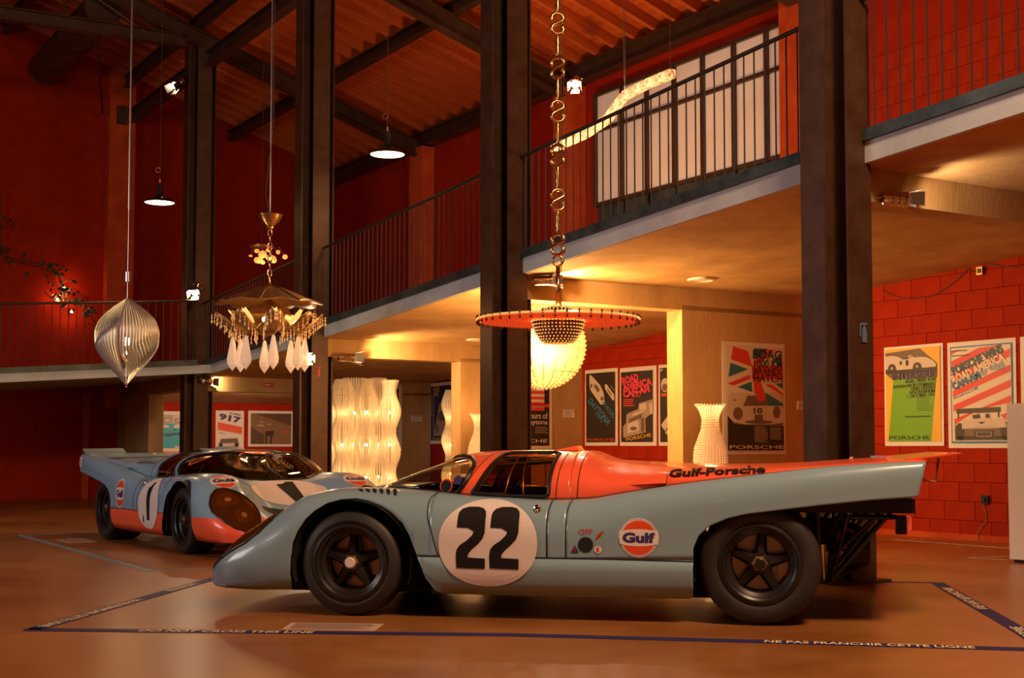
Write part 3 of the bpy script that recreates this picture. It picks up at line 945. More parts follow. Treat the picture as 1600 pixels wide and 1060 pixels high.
    for sd in (-1, 1):
        s_ = MB(); s_.prism([(.72, .18), (1.08, .20), (1.16, .72), (1.10, .74), (.98, .32), (.70, .26)], sd * .33 - .2, sd * .33 + .2)
        s_.build('seat', MATS['inner_black'], root)
    tw = MB(); R_ = Matrix.Rotation(math.radians(62), 3, 'Y')
    tw.torus((.60, -.30, .63), .16, .012, 32, 8, rot=R_); tw.box((.60, -.30, .63), (.26, .03, .02), rot=R_); tw.build('steering_wheel', MATS['gasket'], root, True, 40)
    d = MB(); d.prism([(.34, .55), (.50, .66), (.54, .60), (.40, .45)], -.60, .60); d.build('dashboard', ib, root)
    rb = MB(); rb.tube([(1.08, -.5, .3), (1.10, -.47, .75), (1.11, -.36, .88), (1.11, 0, .905), (1.11, .36, .88), (1.10, .47, .75), (1.08, .5, .3)], .017, 8)
    rb.tube([(1.11, -.33, .885), (.62, -.46, .84), (.52, -.6, .62)], .014, 8); rb.tube([(1.11, .33, .885), (.62, .46, .84), (.52, .6, .62)], .014, 8)
    rb.build('roll_bar', MATS['frame_black'], root, True, 40)
    # wiper
    wz = lambda u, h=1.0: bub(u, h)[1] + .012
    wp = MB(); wp.tube([(-.09, -.02, wz(-.09)), (.02, .03, wz(.02)), (.16, .06, wz(.16))], .005, 6); wp.tube([(.02, .06, wz(.02)), (.28, .07, wz(.28))], .006, 6); wp.ball((-.09, -.02, .675), .016, 8, 6)
    wp.build('wiper', MATS['gasket'], root)
    # tail: underside box, frame, gearbox, lights
    t = MB(); t.box((2.72, 0, .645), (.82, 1.66, .075)); t.box((2.15, 0, .60), (.45, 1.0, .06)); t.build('tail_tray', MATS['frame_black'], root)
    tp = MB(); vs = []
    for y in (-.90, .90): vs += [(3.175, y, .87), (3.13, y, .70)]
    tp.add(vs + [(x - .01, y, z) for x, y, z in vs], [(0, 1, 3, 2), (4, 6, 7, 5), (0, 2, 6, 4), (1, 5, 7, 3), (0, 4, 5, 1), (2, 3, 7, 6)]); tp.build('tail_panel', ib, root)
    gb = MB(); gb.box((2.45, 0, .36), (.62, .30, .34)); gb.lathe([(.16, 0), (.19, .1), (.15, .32), (.10, .40)], 20, axis='x', c=(2.55, 0, .36)); gb.tube([(2.305, -.62, .33), (2.305, .62, .33)], .03, 10); gb.build('gearbox', MATS['frame_black'], root, True, 40)
    for sd in (-1, 1):
        for a, b, r in (((3.03, sd * .55, .61), (2.69, sd * .42, .19), .017), ((2.99, sd * .52, .62), (2.66, sd * .40, .20), .013), ((2.79, sd * .60, .60), (2.70, sd * .45, .20), .013), ((2.78, sd * .45, .60), (2.60, sd * .30, .40), .012),
                        ((2.80, sd * .62, .575), (3.05, sd * .58, .575), .014), ((2.95, sd * .55, .58), (2.70, sd * .5, .34), .011), ((2.62, sd * .55, .60), (2.64, sd * .5, .2), .02)):
            MB().tube([a, b], r, 8).build('frame_tube', MATS['frame_black'], root, True, 40)
        MB().tube([(2.64, sd * .46, .22), (2.64, sd * .5, .42)], .036, 12).build('damper', MATS['chrome'], root, True, 40)
        MB().box((3.075, sd * .62, .535), (.05, .12, .10)).build('tail_lamp_bracket', MATS['frame_black'], root)
        MB().box((3.112, sd * .62, .545), (.03, .09, .075)).build('tail_lamp', MATS['tail_lens'], root)
        MB().ball((2.99, sd * .63, .60), .014, 8, 6).build('bolt', MATS['hub_bronze'], root, True)
        MB().ball((2.79, sd * .66, .60), .010, 8, 6).build('bolt', MATS['hub_bronze'], root, True)
        MB().tube([(2.20, sd * .50, .22), (1.90, sd * .74, .19)], .014, 6).build('radius_rod', MATS['frame_black'], root)
    MB().torus((2.80, -.34, .44), .052, .008, 24, 8, rot=Matrix.Rotation(math.radians(75), 3, 'X')).build('tow_ring', MATS['decal_red'], root, True)
    for x in (2.66, 2.75):
        MB().tube([(x, -.25, .24), (x + .02, -.25, .36)], .028, 12).build('exhaust', MATS['hub_bronze'], root, True, 40)
    # deck lamp
    MB().ball((2.87, .2, f_roof(2.87) + .006), .014, 10, 8).build('deck_lamp', MATS['chrome'], root, True)
    # roof vent
    v = MB(); v.add([(1.06, -.14, .944), (1.06, .14, .944), (1.22, .14, .944), (1.22, -.14, .944), (1.20, -.12, .972), (1.20, .12, .972)], [(0, 1, 5, 4), (2, 3, 4, 5), (0, 4, 3), (1, 2, 5), (0, 3, 2, 1)])
    v.build('roof_vent', org if first else blue, root)
    # side scoops on the engine cover
    for sd in (-1, 1):
        cm = canopy_map(sd, .0)
        a = cm(1.60, .785); b = cm(1.80, .81); c = cm(1.80, .765); d = cm(1.58, .75)
        o_ = Vector((0, sd * .045, .0))
        sc2 = MB(); sc2.add([a, b, c, d, tuple(Vector(b) + o_), tuple(Vector(c) + o_)], [(0, 4, 5, 3), (0, 1, 4), (3, 5, 2), (1, 2, 5, 4), (0, 3, 2, 1)])
        sc2.build('air_scoop', top, root)
        mo = MB(); e = Vector((.002, 0, 0))
        mo.add([tuple(Vector(p) + e) for p in (b, tuple(Vector(b) + o_ * .9), tuple(Vector(c) + o_ * .9), c)], [(0, 1, 2, 3)]); mo.build('scoop_mouth', MATS['black_gap'], root)
    return root

def number_disc(root, side, style):
    fm = lambda off: flank_map(side, off)
    R_ = .282
    cx, cy = .811, .428
    pts = [(cx + R_ * math.copysign(abs(math.cos(a)) ** .95, math.cos(a)), cy + (.242) * math.copysign(abs(math.sin(a)) ** .95, math.sin(a))) for a in [2 * PI * k / 56 for k in range(56)]]
    d = decal('number_disc', poly_bm([pts]), fm(.004), 'decal_white', root)
    if style == 22:
        for x0 in (.631, .822):
            bm = poly_bm([[(x0 + x * .166, .286 + y * .342) for x, y in TWO]])
            if side > 0: flipx(bm, cx)
            decal('numeral', bm, fm(.008), 'decal_black', d)
    else:
        bm = poly_bm([[(cx - .09 + x * .2, .27 + y * .36) for x, y in ONE]])
        if side > 0: flipx(bm, cx)
        decal('numeral', bm, fm(.008), 'decal_black', d)
        decal('small_crest', poly_bm([[(cx + .1, .25), (cx + .13, .25), (cx + .125, .31), (cx + .105, .31)]]), fm(.008), 'decal_black', d)
    return d

# ---- the blue and orange car in front
C22 = thing('race_car', 'pale blue and orange racing car with number 22 on its door', 'car', (-0.763, 8.628, 0), math.radians(-10.356))
build_car(C22, 22)
for sd in (-1, 1):
    number_disc(C22, sd, 22)
    logo(C22, lambda off, s=sd: flank_map(s, off), 1.655, .469, .094, flip=sd > 0, stretch=.99)
    fm = flank_map(sd, .004)
    fx = lambda bm, cx: flipx(bm, cx) if sd > 0 else bm
    decal('filler_hole', poly_bm([circle(1.363, .428, .042, n=28)]), fm, 'black_gap', C22)
    decal('lettering', fx(fit(text_bm('OFF', .0), 1.326, .483, .074, .030), 1.363), fm, 'decal_red', C22)
    decal('warning_triangle', poly_bm([[(1.28, .383), (1.325, .383), (1.3025, .424)]]), fm, 'decal_navy', C22)
    decal('warning_bolt', poly_bm([[(1.30, .388), (1.307, .388), (1.305, .412), (1.299, .412)]]), flank_map(sd, .006), 'decal_red', C22)
    e = decal('extinguisher_mark', poly_bm([circle(1.431, .400, .021, n=24)]), fm, 'decal_white', C22)
    decal('lettering', fx(fit(text_bm('E', .02), 1.423, .388, .016, .024), 1.431), flank_map(sd, .006), 'decal_red', e)
    decal('flash_mark', poly_bm([[(1.415, .452), (1.445, .475), (1.436, .482), (1.465, .507), (1.432, .486), (1.443, .478)]]), fm, 'decal_red', C22)
    # lettering on the engine cover
    bm = text_bm('Gulf-Porsche', .04)
    fit(bm, 0, 0, 1, 1)
    for v in bm.verts:
        x, y = v.co.x, v.co.y
        hh = .043 - .006 * x
        v.co.x = 1.81 + .53 * x; v.co.y = .793 + .030 * x + hh * y
    decal('cover_lettering', fx(bm, 2.075), canopy_map(sd, .006), 'decal_black', C22)
    # screen sticker
    st = MB(); 
    def wm(x, y, s=sd):
        b, r = f_base(x), f_roof(x); h = max(0, min(.99, (y - b) / (r - b))); s_, _ = bub(x, h); return (x, s * (s_ + .006), y + .004)
    k = decal('screen_sticker', poly_bm([circle(.515, .735, .040, n=28)]), wm, 'decal_orange', C22)
    decal('sticker_centre', poly_bm([circle(.515, .735, .033, n=28)]), lambda x, y: (wm(x, y)[0], wm(x, y)[1] + sd * .002, wm(x, y)[2]), 'decal_black', k)
    decal('screen_sticker', poly_bm([circle(.585, .770, .026, n=24)]), wm, 'decal_navy', C22)
# rear spoiler flap with stays
sp = MB()
sp.add([(3.10, -.86, .893), (3.10, .86, .893), (3.40, .80, .928), (3.40, -.62, .928), (3.10, -.86, .903), (3.10, .86, .903), (3.40, .80, .934), (3.40, -.62, .934)],
       [(0, 1, 2, 3), (7, 6, 5, 4), (0, 4, 5, 1), (1, 5, 6, 2), (2, 6, 7, 3), (3, 7, 4, 0)])
sp.build('spoiler', MATS['paint_orange'], C22)
for sd in (-1, 1):
    MB().tube([(3.275, sd * .66, .905), (3.262, sd * .66, .775), (3.17, sd * .66, .79)], .007, 6).build('spoiler_stay', MATS['hub_bronze'], C22)
# small fins seen on the far wing
MB().box((3.10, .82, .902), (.14, .10, .012)).build('spoiler_tab', MATS['paint_blue'], C22)

# ---- the car behind it
C1 = thing('race_car', 'blue racing car with orange sills and number 1, parked behind at left', 'car', (-2.233, 12.734, 0), math.radians(123.6))
build_car(C1, 1)
for sd in (-1, 1):
    number_disc(C1, sd, 1)
    logo(C1, lambda off, s=sd: flank_map(s, off), 1.64, .50, .115, flip=sd > 0, stretch=.95, tall=1.12)
    # badge on the wing tops, read from the front
    cs = sd * .66
    def wing(off, c=cs):
        return lambda x, y: (y - .36, c - x, hood_w(y - .36, abs(c - x)) + off)
    logo(C1, wing, 0.0, 0.0, .105, stretch=1.0, tall=.9)
    decal('tail_number_plate', poly_bm([[(3.02, .75), (3.13, .76), (3.15, .86), (3.04, .85)]]), flank_map(sd, .004), 'decal_white', C1)
    decal('tail_numeral', poly_bm([[(3.075, .775), (3.095, .775), (3.105, .84), (3.085, .84)]]), flank_map(sd, .007), 'decal_red', C1)
    s = MB(); s.add([(3.0, sd * .45, .88), (3.0, sd * .9, .875), (3.20, sd * .9, .95), (3.20, sd * .45, .955), (3.02, sd * .45, .868), (3.02, sd * .9, .863), (3.22, sd * .9, .94), (3.22, sd * .45, .945)],
                    [(0, 1, 2, 3), (7, 6, 5, 4), (0, 4, 5, 1), (1, 5, 6, 2), (2, 6, 7, 3), (3, 7, 4, 0)])
    s.build('spoiler', MATS['spoiler_blue'], C1)
    # flank slot and cover lettering
    cm = canopy_map(sd, .004)
    decal('cover_slot', poly_bm([[(2.25, .838), (2.50, .853), (2.50, .868), (2.27, .858)]]), canopy_map(sd, .006), 'black_gap', C1)
    bm = fit(text_bm('Gulf-Porsche', .02), 1.45, .80, .30, .026)
    decal('cover_lettering', flipx(bm, 1.6) if sd > 0 else bm, canopy_map(sd, .005), 'decal_black', C1)
d = decal('bonnet_disc', poly_bm([circle(-.33, 0.0, .215, .37, 44)]), bonnet_map(.004), 'decal_white', C1)
decal('numeral', poly_bm([[(-.50 + y * .34, .16 - x * .36) for x, y in ONE]]), bonnet_map(.007), 'decal_black', d)
# dark glazed slot and orange bands over the screen
def roofmap(off): return lambda u, y: (u, y, (lambda b, r, n, s: b + (r - b) * max(0, 1 - min(1, abs(y) / s) ** n) ** (1 / n))(f_base(u), f_roof(u), f_nb(u), f_sb(u)) + off)
decal('roof_glass', poly_bm([circle(.60, 0, .05, .36, 36)]), roofmap(.005), 'gasket', C1)
decal('roof_band', poly_bm([[(.43, -.17), (.50, -.17), (.50, .17), (.43, .17)]]), roofmap(.006), 'decal_orange', C1)
# screen sticker
def wm1(x, y):
    b, r = f_base(x), f_roof(x); h = max(0, min(.99, (y - b) / (r - b))); s_, _ = bub(x, h); return (x, s_ + .006, y + .004)
k = decal('screen_sticker', poly_bm([circle(.50, .835, .045, n=28)]), wm1, 'decal_orange', C1)
decal('sticker_centre', poly_bm([circle(.50, .835, .030, n=24)]), lambda x, y: (wm1(x, y)[0], wm1(x, y)[1] + .002, wm1(x, y)[2]), 'decal_black', k)
# ------------------------------------------------------------------ lamps
WARM = (1.0, 0.52, 0.18)
mat('bulb', (1, .9, .7), 0.4, emit=(1.0, 0.70, 0.36), estr=40)
mat('bulb_soft', (1, .9, .7), 0.4, emit=(1.0, 0.66, 0.30), estr=14)
mat('brass', (0.55, 0.33, 0.13), 0.25, 1.0)
mat('old_brass', (0.42, 0.24, 0.10), 0.4, 0.9)
mat('dark_enamel', (0.02, 0.02, 0.018), 0.3, 0, 0.3)
mat('white_enamel', (0.8, 0.7, 0.55), 0.4)
mat('aluminium', (0.52, 0.50, 0.50), 0.32, 1.0)
mat('brushed_blade', (0.54, 0.50, 0.47), 0.38, 0.6)
mat('cable', (0.10, 0.05, 0.03), 0.6)
mat('steel_cable', (0.35, 0.32, 0.30), 0.35, 0.9)
def glow_glass(name, tint, emit, estr, see=0.35, rough=0.15):
    m = bpy.data.materials.new(name); m.use_nodes = True
    nt = m.node_tree; N, L = nt.nodes, nt.links
    b = N['Principled BSDF']
    b.inputs['Base Color'].default_value = (*tint, 1); b.inputs['Roughness'].default_value = rough
    b.inputs['Emission Color'].default_value = (*emit, 1); b.inputs['Emission Strength'].default_value = estr
    tr = N.new('ShaderNodeBsdfTransparent'); tr.inputs[0].default_value = (*tint, 1)
    tl = N.new('ShaderNodeBsdfTranslucent'); tl.inputs[0].default_value = (*tint, 1)
    m1 = N.new('ShaderNodeMixShader'); m1.inputs[0].default_value = 0.4
    L.new(b.outputs[0], m1.inputs[1]); L.new(tl.outputs[0], m1.inputs[2])
    m2 = N.new('ShaderNodeMixShader'); m2.inputs[0].default_value = see
    L.new(m1.outputs[0], m2.inputs[1]); L.new(tr.outputs[0], m2.inputs[2])
    L.new(m2.outputs[0], N['Material Output'].inputs[0])
    MATS[name] = m
    return m
glow_glass('rod_glass', (0.92, 0.84, 0.70), (1.0, 0.66, 0.36), 0.11, 0.22)
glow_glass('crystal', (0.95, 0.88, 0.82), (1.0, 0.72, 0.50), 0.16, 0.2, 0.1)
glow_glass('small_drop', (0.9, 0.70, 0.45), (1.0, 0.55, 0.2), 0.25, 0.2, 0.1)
glow_glass('bead_gold', (0.95, 0.75, 0.35), (1.0, 0.70, 0.24), 0.95, 0.1, 0.2)
glow_glass('globe_core', (1, .85, .5), (1.0, 0.62, 0.20), 0.8, 0.0, 0.5)
glow_glass('bead_amber', (0.75, 0.16, 0.04), (1.0, 0.15, 0.03), 0.55, 0.2, 0.15)
mat('bead_dark', (0.30, 0.10, 0.04), 0.25, 0.7)
mat('bead_light', (0.75, 0.5, 0.2), 0.2, 0.8, emit=(1, .6, .15), estr=0.7)
glow_glass('shell_glow', (1, .75, .4), (1.0, 0.46, 0.12), 2.0, 0.0, 0.4)
glow_glass('rock_glow', (1, .6, .3), (1.0, 0.34, 0.07), 1.3, 0.0, 0.6)
def alabaster(name, estr):
    m = mat(name, (0.9, .7, .5), 0.35, emit=(1, .6, .2), estr=estr)
    nt, N, L, b = nodes_of(m)
    tc = N.new('ShaderNodeTexCoord'); nz = N.new('ShaderNodeTexNoise'); nz.inputs['Scale'].default_value = 13; nz.inputs['Detail'].default_value = 5; nz.inputs['Distortion'].default_value = 1.6
    L.new(tc.outputs['Object'], nz.inputs['Vector'])
    cr = N.new('ShaderNodeValToRGB'); e = cr.color_ramp.elements
    e[0].position = .44; e[0].color = (0.30, 0.085, 0.015, 1); e[1].position = .60; e[1].color = (1.3, 0.88, 0.40, 1)
    L.new(nz.outputs['Fac'], cr.inputs[0]); L.new(cr.outputs[0], b.inputs['Emission Color'])
    return m
alabaster('alabaster', 0.8)

def point_light(parent, loc, energy, color=WARM, r=0.05, name='glow'):
    l = bpy.data.lights.new(name, 'POINT'); l.energy = energy; l.color = color; l.shadow_soft_size = r
    o = bpy.data.objects.new(name, l); col.objects.link(o); o.parent = parent; o.location = loc
    return o

# ---- spot projectors clamped to the steelwork
SPOT = {}
def spot_mesh():
    b = MB()
    b.lathe([(0.0, -.01), (.030, -.008), (.046, .0), (.050, .02), (.050, .055), (.044, .06), (.050, .066), (.050, .105), (.044, .11), (.050, .116), (.050, .155), (.056, .16), (.056, .185), (.048, .185), (.046, .17), (0, .165)], 24, axis='x', caps=False)
    SPOT['body'] = b.mesh('lamp_body'); SPOT['body'].polygons.foreach_set('use_smooth', [True] * len(SPOT['body'].polygons)); SPOT['body'].set_sharp_from_angle(angle=math.radians(35))
    l = MB(); l.lathe([(.045, .176), (.03, .182), (0, .184)], 20, axis='x', caps=False); SPOT['lens'] = l.mesh('lens')
    y = MB(); y.tube([(.10, -.064, 0), (-.02, -.064, 0), (-.02, .064, 0), (.10, .064, 0)], .006, 6); y.tube([(-.02, 0, 0), (-.09, 0, 0)], .008, 6); SPOT['yoke'] = y.mesh('yoke')
    for k, (a, rot) in enumerate(((.0, 0), (PI / 2, 0), (PI, 0), (3 * PI / 2, 0))):
        d = MB(); s = .030
        vs = [(.186, -.042, .052), (.186, .042, .052), (.285, .052, .078), (.285, -.052, .078)]
        vs2 = [(x, y_, z + .003) for x, y_, z in vs]
        R = Matrix.Rotation(a, 3, 'X')
        d.add([R @ Vector(v) for v in vs + vs2], [(0, 1, 2, 3), (7, 6, 5, 4), (0, 4, 5, 1), (1, 5, 6, 2), (2, 6, 7, 3), (3, 7, 4, 0)])
        SPOT['door%d' % k] = d.mesh('barn_door')
    SPOT['body'].materials.append(MATS['chrome']); SPOT['lens'].materials.append(MATS['bulb']); SPOT['yoke'].materials.append(MATS['chrome'])
    for k in range(4): SPOT['door%d' % k].materials.append(MATS['aluminium'])
spot_mesh()
def spotlight(label, loc, target, energy=60, color=(1, .72, .45), size=65, blend=.6, scale=1.0):
    t = thing('spotlight', label, 'spotlight', loc, 0, 'chrome projector spotlights with barn doors')
    t.rotation_euler = (Vector(target) - Vector(loc)).to_track_quat('X', 'Z').to_euler()
    t.scale = (scale,) * 3
    for k in ('body', 'lens', 'yoke', 'door0', 'door1', 'door2', 'door3'):
        nm = {'body': 'lamp_body', 'lens': 'lens', 'yoke': 'yoke'}.get(k, 'barn_door')
        o = bpy.data.objects.new(nm, SPOT[k]); col.objects.link(o); o.parent = t
    l = bpy.data.lights.new('beam', 'SPOT'); l.energy = energy; l.color = color; l.spot_size = math.radians(size); l.spot_blend = blend; l.shadow_soft_size = 0.04
    o = bpy.data.objects.new('beam', l); col.objects.link(o); o.parent = t; o.location = (.20, 0, 0); o.rotation_euler = (0, -PI / 2, 0)
    return t
spotlight('chrome spotlight clamped to the wide right column, barn doors lit white', PQ(6.92, 7.45, 2.795), PQ(6.92, 7.45, 2.795) + Vector((1, .10, -.05)), 48, (1, .74, .50), 130)
spotlight('chrome spotlight on the centre column above the beaded disc chandelier', PQ(11.50, 7.33, 2.66), PQ(11.50, 7.33, 2.66) + Vector((1, .0, .03)), 300, (1, .58, .24), 150)
spotlight('chrome spotlight on the concrete beam right of the second column from left', PQ(16.40, 7.36, 2.17), PQ(16.40, 7.36, 2.17) + Vector((1, .3, -.06)), 200, (1, .58, .24), 140, scale=1.15)
spotlight('glaring spotlight aimed at the viewer beside the crystal chandelier', PQ(16.37, 6.93, 2.155), (-1.5, 9, 0.6), 18)
spotlight('chrome spotlight low on the farthest column, above the posters', PQ(21.15, 7.10, 2.06), PQ(24.5, 10.6, 1.7), 60, (1, .70, .42), 120, scale=1.3)
spotlight('glowing spotlight halfway up the farthest column', PQ(21.20, 7.02, 3.60), PQ(17.0, 4.5, 0.3), 40, scale=1.3)
spotlight('white spotlight at the head of the farthest column', PQ(21.45, 6.82, 7.02), PQ(19.0, 2.0, 3.0), 60, scale=1.3)
spotlight('bright spotlight under the roof left of the milky window', PQ(15.30, 10.46, 6.10), PQ(12.0, 7.5, 3.3), 160, scale=1.2)

# unseen spot without a fixture, added to brighten the far posters
l = bpy.data.lights.new('poster_fill', 'SPOT'); l.energy = 260; l.color = (1, .66, .40); l.spot_size = math.radians(120); l.spot_blend = .8; l.shadow_soft_size = .08
o = bpy.data.objects.new('poster_fill', l); col.objects.link(o); o.location = PQ(22.6, 8.9, 1.95); o.rotation_euler = (PQ(26, 9.2, 1.25) - PQ(22.6, 8.9, 1.95)).to_track_quat('-Z', 'Y').to_euler()

# ---- enamel pendant lamps
def pendant(label, loc, ztop):
    t = thing('pendant_lamp', label, 'lamp', loc, 0, 'dark enamel pendant lamps')
    s = MB(); s.lathe([(.030, .13), (.045, .11), (.10, .085), (.19, .045), (.222, .012), (.225, 0.0), (.218, .004), (.185, .036), (.10, .072), (.03, .09)], 36, closed=True)
    s.build('shade', MATS['dark_enamel'], t, True, 40)
    MB().lathe([(.215, .006), (.12, -.008), (0, -.012)], 32, caps=False).build('diffuser', MATS['bulb_soft'], t, True)
    MB().lathe([(.0, .30), (.034, .30), (.042, .27), (.042, .14), (.05, .12)], 20).build('socket', MATS['dark_enamel'], t, True, 40)
    MB().torus((-.03, 0, .50), .035, .004, 16, 6, rot=Matrix.Rotation(PI / 2, 3, 'X')).build('cord_loop', MATS['old_brass'], t)
    MB().tube([(0, 0, .30), (0, 0, .36)], .014, 8).build('ring', MATS['old_brass'], t)
    MB().tube([(0, 0, .34), (0, 0, ztop - loc[2])], .004, 6).build('cord', MATS['cable'], t)
    l = bpy.data.lights.new('beam', 'SPOT'); l.energy = 80; l.color = (1, .62, .30); l.spot_size = math.radians(150); l.spot_blend = .5; l.shadow_soft_size = .15
    o = bpy.data.objects.new('beam', l); col.objects.link(o); o.parent = t; o.location = (0, 0, -.03)
    return t
pendant('dark enamel pendant lamp hanging at left before the red end wall', (-5.29, 20.0, 4.63), zroof(5.94) - .1)
pendant('dark enamel pendant lamp hanging under the wooden roof left of the centre column', (-1.593, 17.0, 4.70), zroof(7.53) - .1)

# ---- spiral lamp of aluminium blades
def spiral_lamp():
    X = Vector((-4.312, 15.0, 0)); zb, zt = 1.655, 2.64; H = zt - zb
    t = thing('spiral_lamp', 'spindle shaped hanging lamp of curved silver blades at left', 'lamp', (X.x, X.y, zb))
    prof = smooth_tab([(0, .004), (.10, .085), (.22, .19), (.35, .29), (.48, .352), (.60, .36), (.72, .325), (.83, .235), (.92, .125), (1, .006)])
    ns = 15; n = 30
    for half in (-1, 1):
        for k in range(ns):
            vs = []
            for i in range(n + 1):
                z = i / n
                for e in (.02, .42, .82):
                    s_ = (k + e) / ns
                    zs = z if half < 0 else 1 - z
                    sw = .44 + .34 * s_
                    x_ = max(-1, min(1, (sw - zs) / .13)); g = math.sin(x_ * PI / 2)       # bulges forward below, turns inside out above
                    R_ = prof(z); a = PI / 2 * s_
                    tilt = 1 - .05 * (e - .42)
                    vs.append((half * R_ * math.cos(a) * tilt, -R_ * math.sin(a) * g * .92 * tilt, z * H))
            m = MB(); m.add(vs, [(3 * i + j, 3 * i + j + 1, 3 * i + 4 + j, 3 * i + 3 + j) for i in range(n) for j in (0, 1)])
            o = m.build('blade', MATS['brushed_blade'], t, True)
            md = o.modifiers.new('thickness', 'SOLIDIFY'); md.thickness = .0025
    MB().tube([(0, 0, .02), (0, 0, H)], .006, 8).build('stem', MATS['aluminium'], t)
    MB().ball((0, 0, H * .5), .045, 12, 8).build('bulb', MATS['bulb'], t, True)
    MB().ball((0, 0, -.012), .013, 8, 6).build('finial', MATS['brass'], t, True)
    MB().lathe([(0, H + .18), (.036, H + .18), (.036, H + .29), (0, H + .29)], 16).build('collar', MATS['aluminium'], t, True, 40)
    zr = zroof(4.17) - .2 - zb
    MB().tube([(0, 0, H), (0, 0, H + .2), (0, 0, H + 1.0)], .005, 6).build('rod', MATS['steel_cable'], t)
    MB().tube([(.0, 0, H + 1.0), (0, 0, zr)], .011, 6).build('pipe', MATS['steel_cable'], t)
    point_light(t, (0, -.02, H * .62), 26, (1, .62, .26), .04); point_light(t, (0, -.02, H * .38), 26, (1, .62, .26), .04)
spiral_lamp()

# ---- crystal chandelier with umbrella shade
def crystal_chandelier():
    X, Y = -2.72, 15.0
    z0 = 1.82
    t = thing('crystal_chandelier', 'gilt chandelier with umbrella top and hanging crystal drops', 'chandelier', (X, Y, z0))
    um = MB(); n = 64
    prof = [(.0, .955), (.05, .95), (.18, .915), (.34, .85), (.50, .775), (.60, .745)]
    vs = []; fs = []
    for i, (r, h) in enumerate(prof):
        for k in range(n):
            a = 2 * PI * k / n; c = abs(math.cos(4 * a))
            f = (i / (len(prof) - 1)) ** 2
            rr = r * (1 - .10 * f * (1 - c)); vs.append((rr * math.cos(a), rr * math.sin(a), h + .035 * f * (1 - c) - .0 * f))
    for i in range(len(prof) - 1):
        for k in range(n): fs.append((i * n + k, i * n + (k + 1) % n, (i + 1) * n + (k + 1) % n, (i + 1) * n + k))
    um.add(vs, fs); o = um.build('umbrella', MATS['old_brass'], t, True); md = o.modifiers.new('thickness', 'SOLIDIFY'); md.thickness = .008
    for k in range(8):
        a = 2 * PI * k / 8
        MB().tube([(r * math.cos(a), r * math.sin(a), h + .006) for r, h in prof], .006, 6).build('umbrella_rib', MATS['brass'], t)
    MB().lathe([(.03, .80), (.10, .76), (.20, .70), (.24, .62), (.20, .54), (.12, .48), (.07, .42), (.0, .40)], 32, amp=lambda a, i: 1 + .06 * math.cos(12 * a)).build('body', MATS['old_brass'], t, True, 40)
    dr = MB(); pr = [(0, 0.0), (.020, -.02), (.034, -.09), (.046, -.16), (.064, -.255), (.056, -.31), (.0, -.385)]
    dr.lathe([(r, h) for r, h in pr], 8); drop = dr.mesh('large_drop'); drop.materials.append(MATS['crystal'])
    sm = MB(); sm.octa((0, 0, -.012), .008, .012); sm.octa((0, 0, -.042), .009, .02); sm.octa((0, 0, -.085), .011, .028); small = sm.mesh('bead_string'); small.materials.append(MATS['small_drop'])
    arm = MB(); 
    sec = [(.12, .56, .05), (.22, .47, .075), (.33, .40, .10), (.43, .45, .11), (.52, .54, .09), (.60, .60, .05)]
    vs = []
    for (r, h, w_) in sec:
        for e in (-1, -.5, 0, .5, 1): vs.append((r, e * w_, h + .05 * abs(e) ** 1.5 - (.0 if e else .012)))
    arm.add(vs, [(5 * i + j, 5 * i + j + 1, 5 * i + 5 + j + 1, 5 * i + 5 + j) for i in range(5) for j in range(4)])
    armm = arm.mesh('arm', False); armm.materials.append(MATS['old_brass']); armm.polygons.foreach_set('use_smooth', [True] * len(armm.polygons))
    gl = MB(); vs = []
    for (r, h, w_) in ((.30, .50, .045), (.37, .56, .075), (.45, .655, .035)):
        for e in (-1, 0, 1): vs.append((r, e * w_ * .8, h + .02 * abs(e)))
    gl.add(vs, [(3 * i + j, 3 * i + j + 1, 3 * i + 3 + j + 1, 3 * i + 3 + j) for i in range(2) for j in range(2)])
    glm = gl.mesh('glowing_shell', False); glm.materials.append(MATS['shell_glow'])
    for k in range(8):
        a = 2 * PI * k / 8 + .30
        o = bpy.data.objects.new('arm', armm); col.objects.link(o); o.parent = t; o.rotation_euler = (0, 0, a)
        md = o.modifiers.new('thickness', 'SOLIDIFY'); md.thickness = .012
        g = bpy.data.objects.new('glowing_shell', glm); col.objects.link(g); g.parent = o
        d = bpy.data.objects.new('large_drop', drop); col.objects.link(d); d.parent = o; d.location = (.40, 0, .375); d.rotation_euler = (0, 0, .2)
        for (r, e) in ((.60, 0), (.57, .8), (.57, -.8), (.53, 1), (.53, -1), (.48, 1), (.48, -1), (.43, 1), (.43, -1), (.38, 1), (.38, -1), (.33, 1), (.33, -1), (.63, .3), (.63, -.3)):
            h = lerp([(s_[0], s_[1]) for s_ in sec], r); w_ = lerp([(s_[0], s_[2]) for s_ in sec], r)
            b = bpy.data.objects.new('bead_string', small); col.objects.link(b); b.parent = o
            b.location = (r, e * w_, h + .02)
    # canopy cup, chain and rod
    MB().lathe([(.035, 1.60), (.05, 1.64), (.10, 1.68), (.125, 1.74), (.14, 1.76), (.13, 1.765), (.09, 1.72), (0, 1.70)], 32, amp=lambda a, i: 1 + .05 * math.cos(14 * a)).build('canopy_cup', MATS['brass'], t, True, 50)
    lk = MB(); lk.tube([(.022 * math.cos(a), 0, .045 * math.sin(a)) for a in [2 * PI * k / 14 for k in range(14)]], .007, 6, closed=True)
    link = lk.mesh('chain_link'); link.materials.append(MATS['brass'])
    for k in range(8):
        o = bpy.data.objects.new('chain_link', link); col.objects.link(o); o.parent = t; o.location = (0, 0, 1.555 - .075 * k); o.rotation_euler = (0, 0, k * PI / 2)
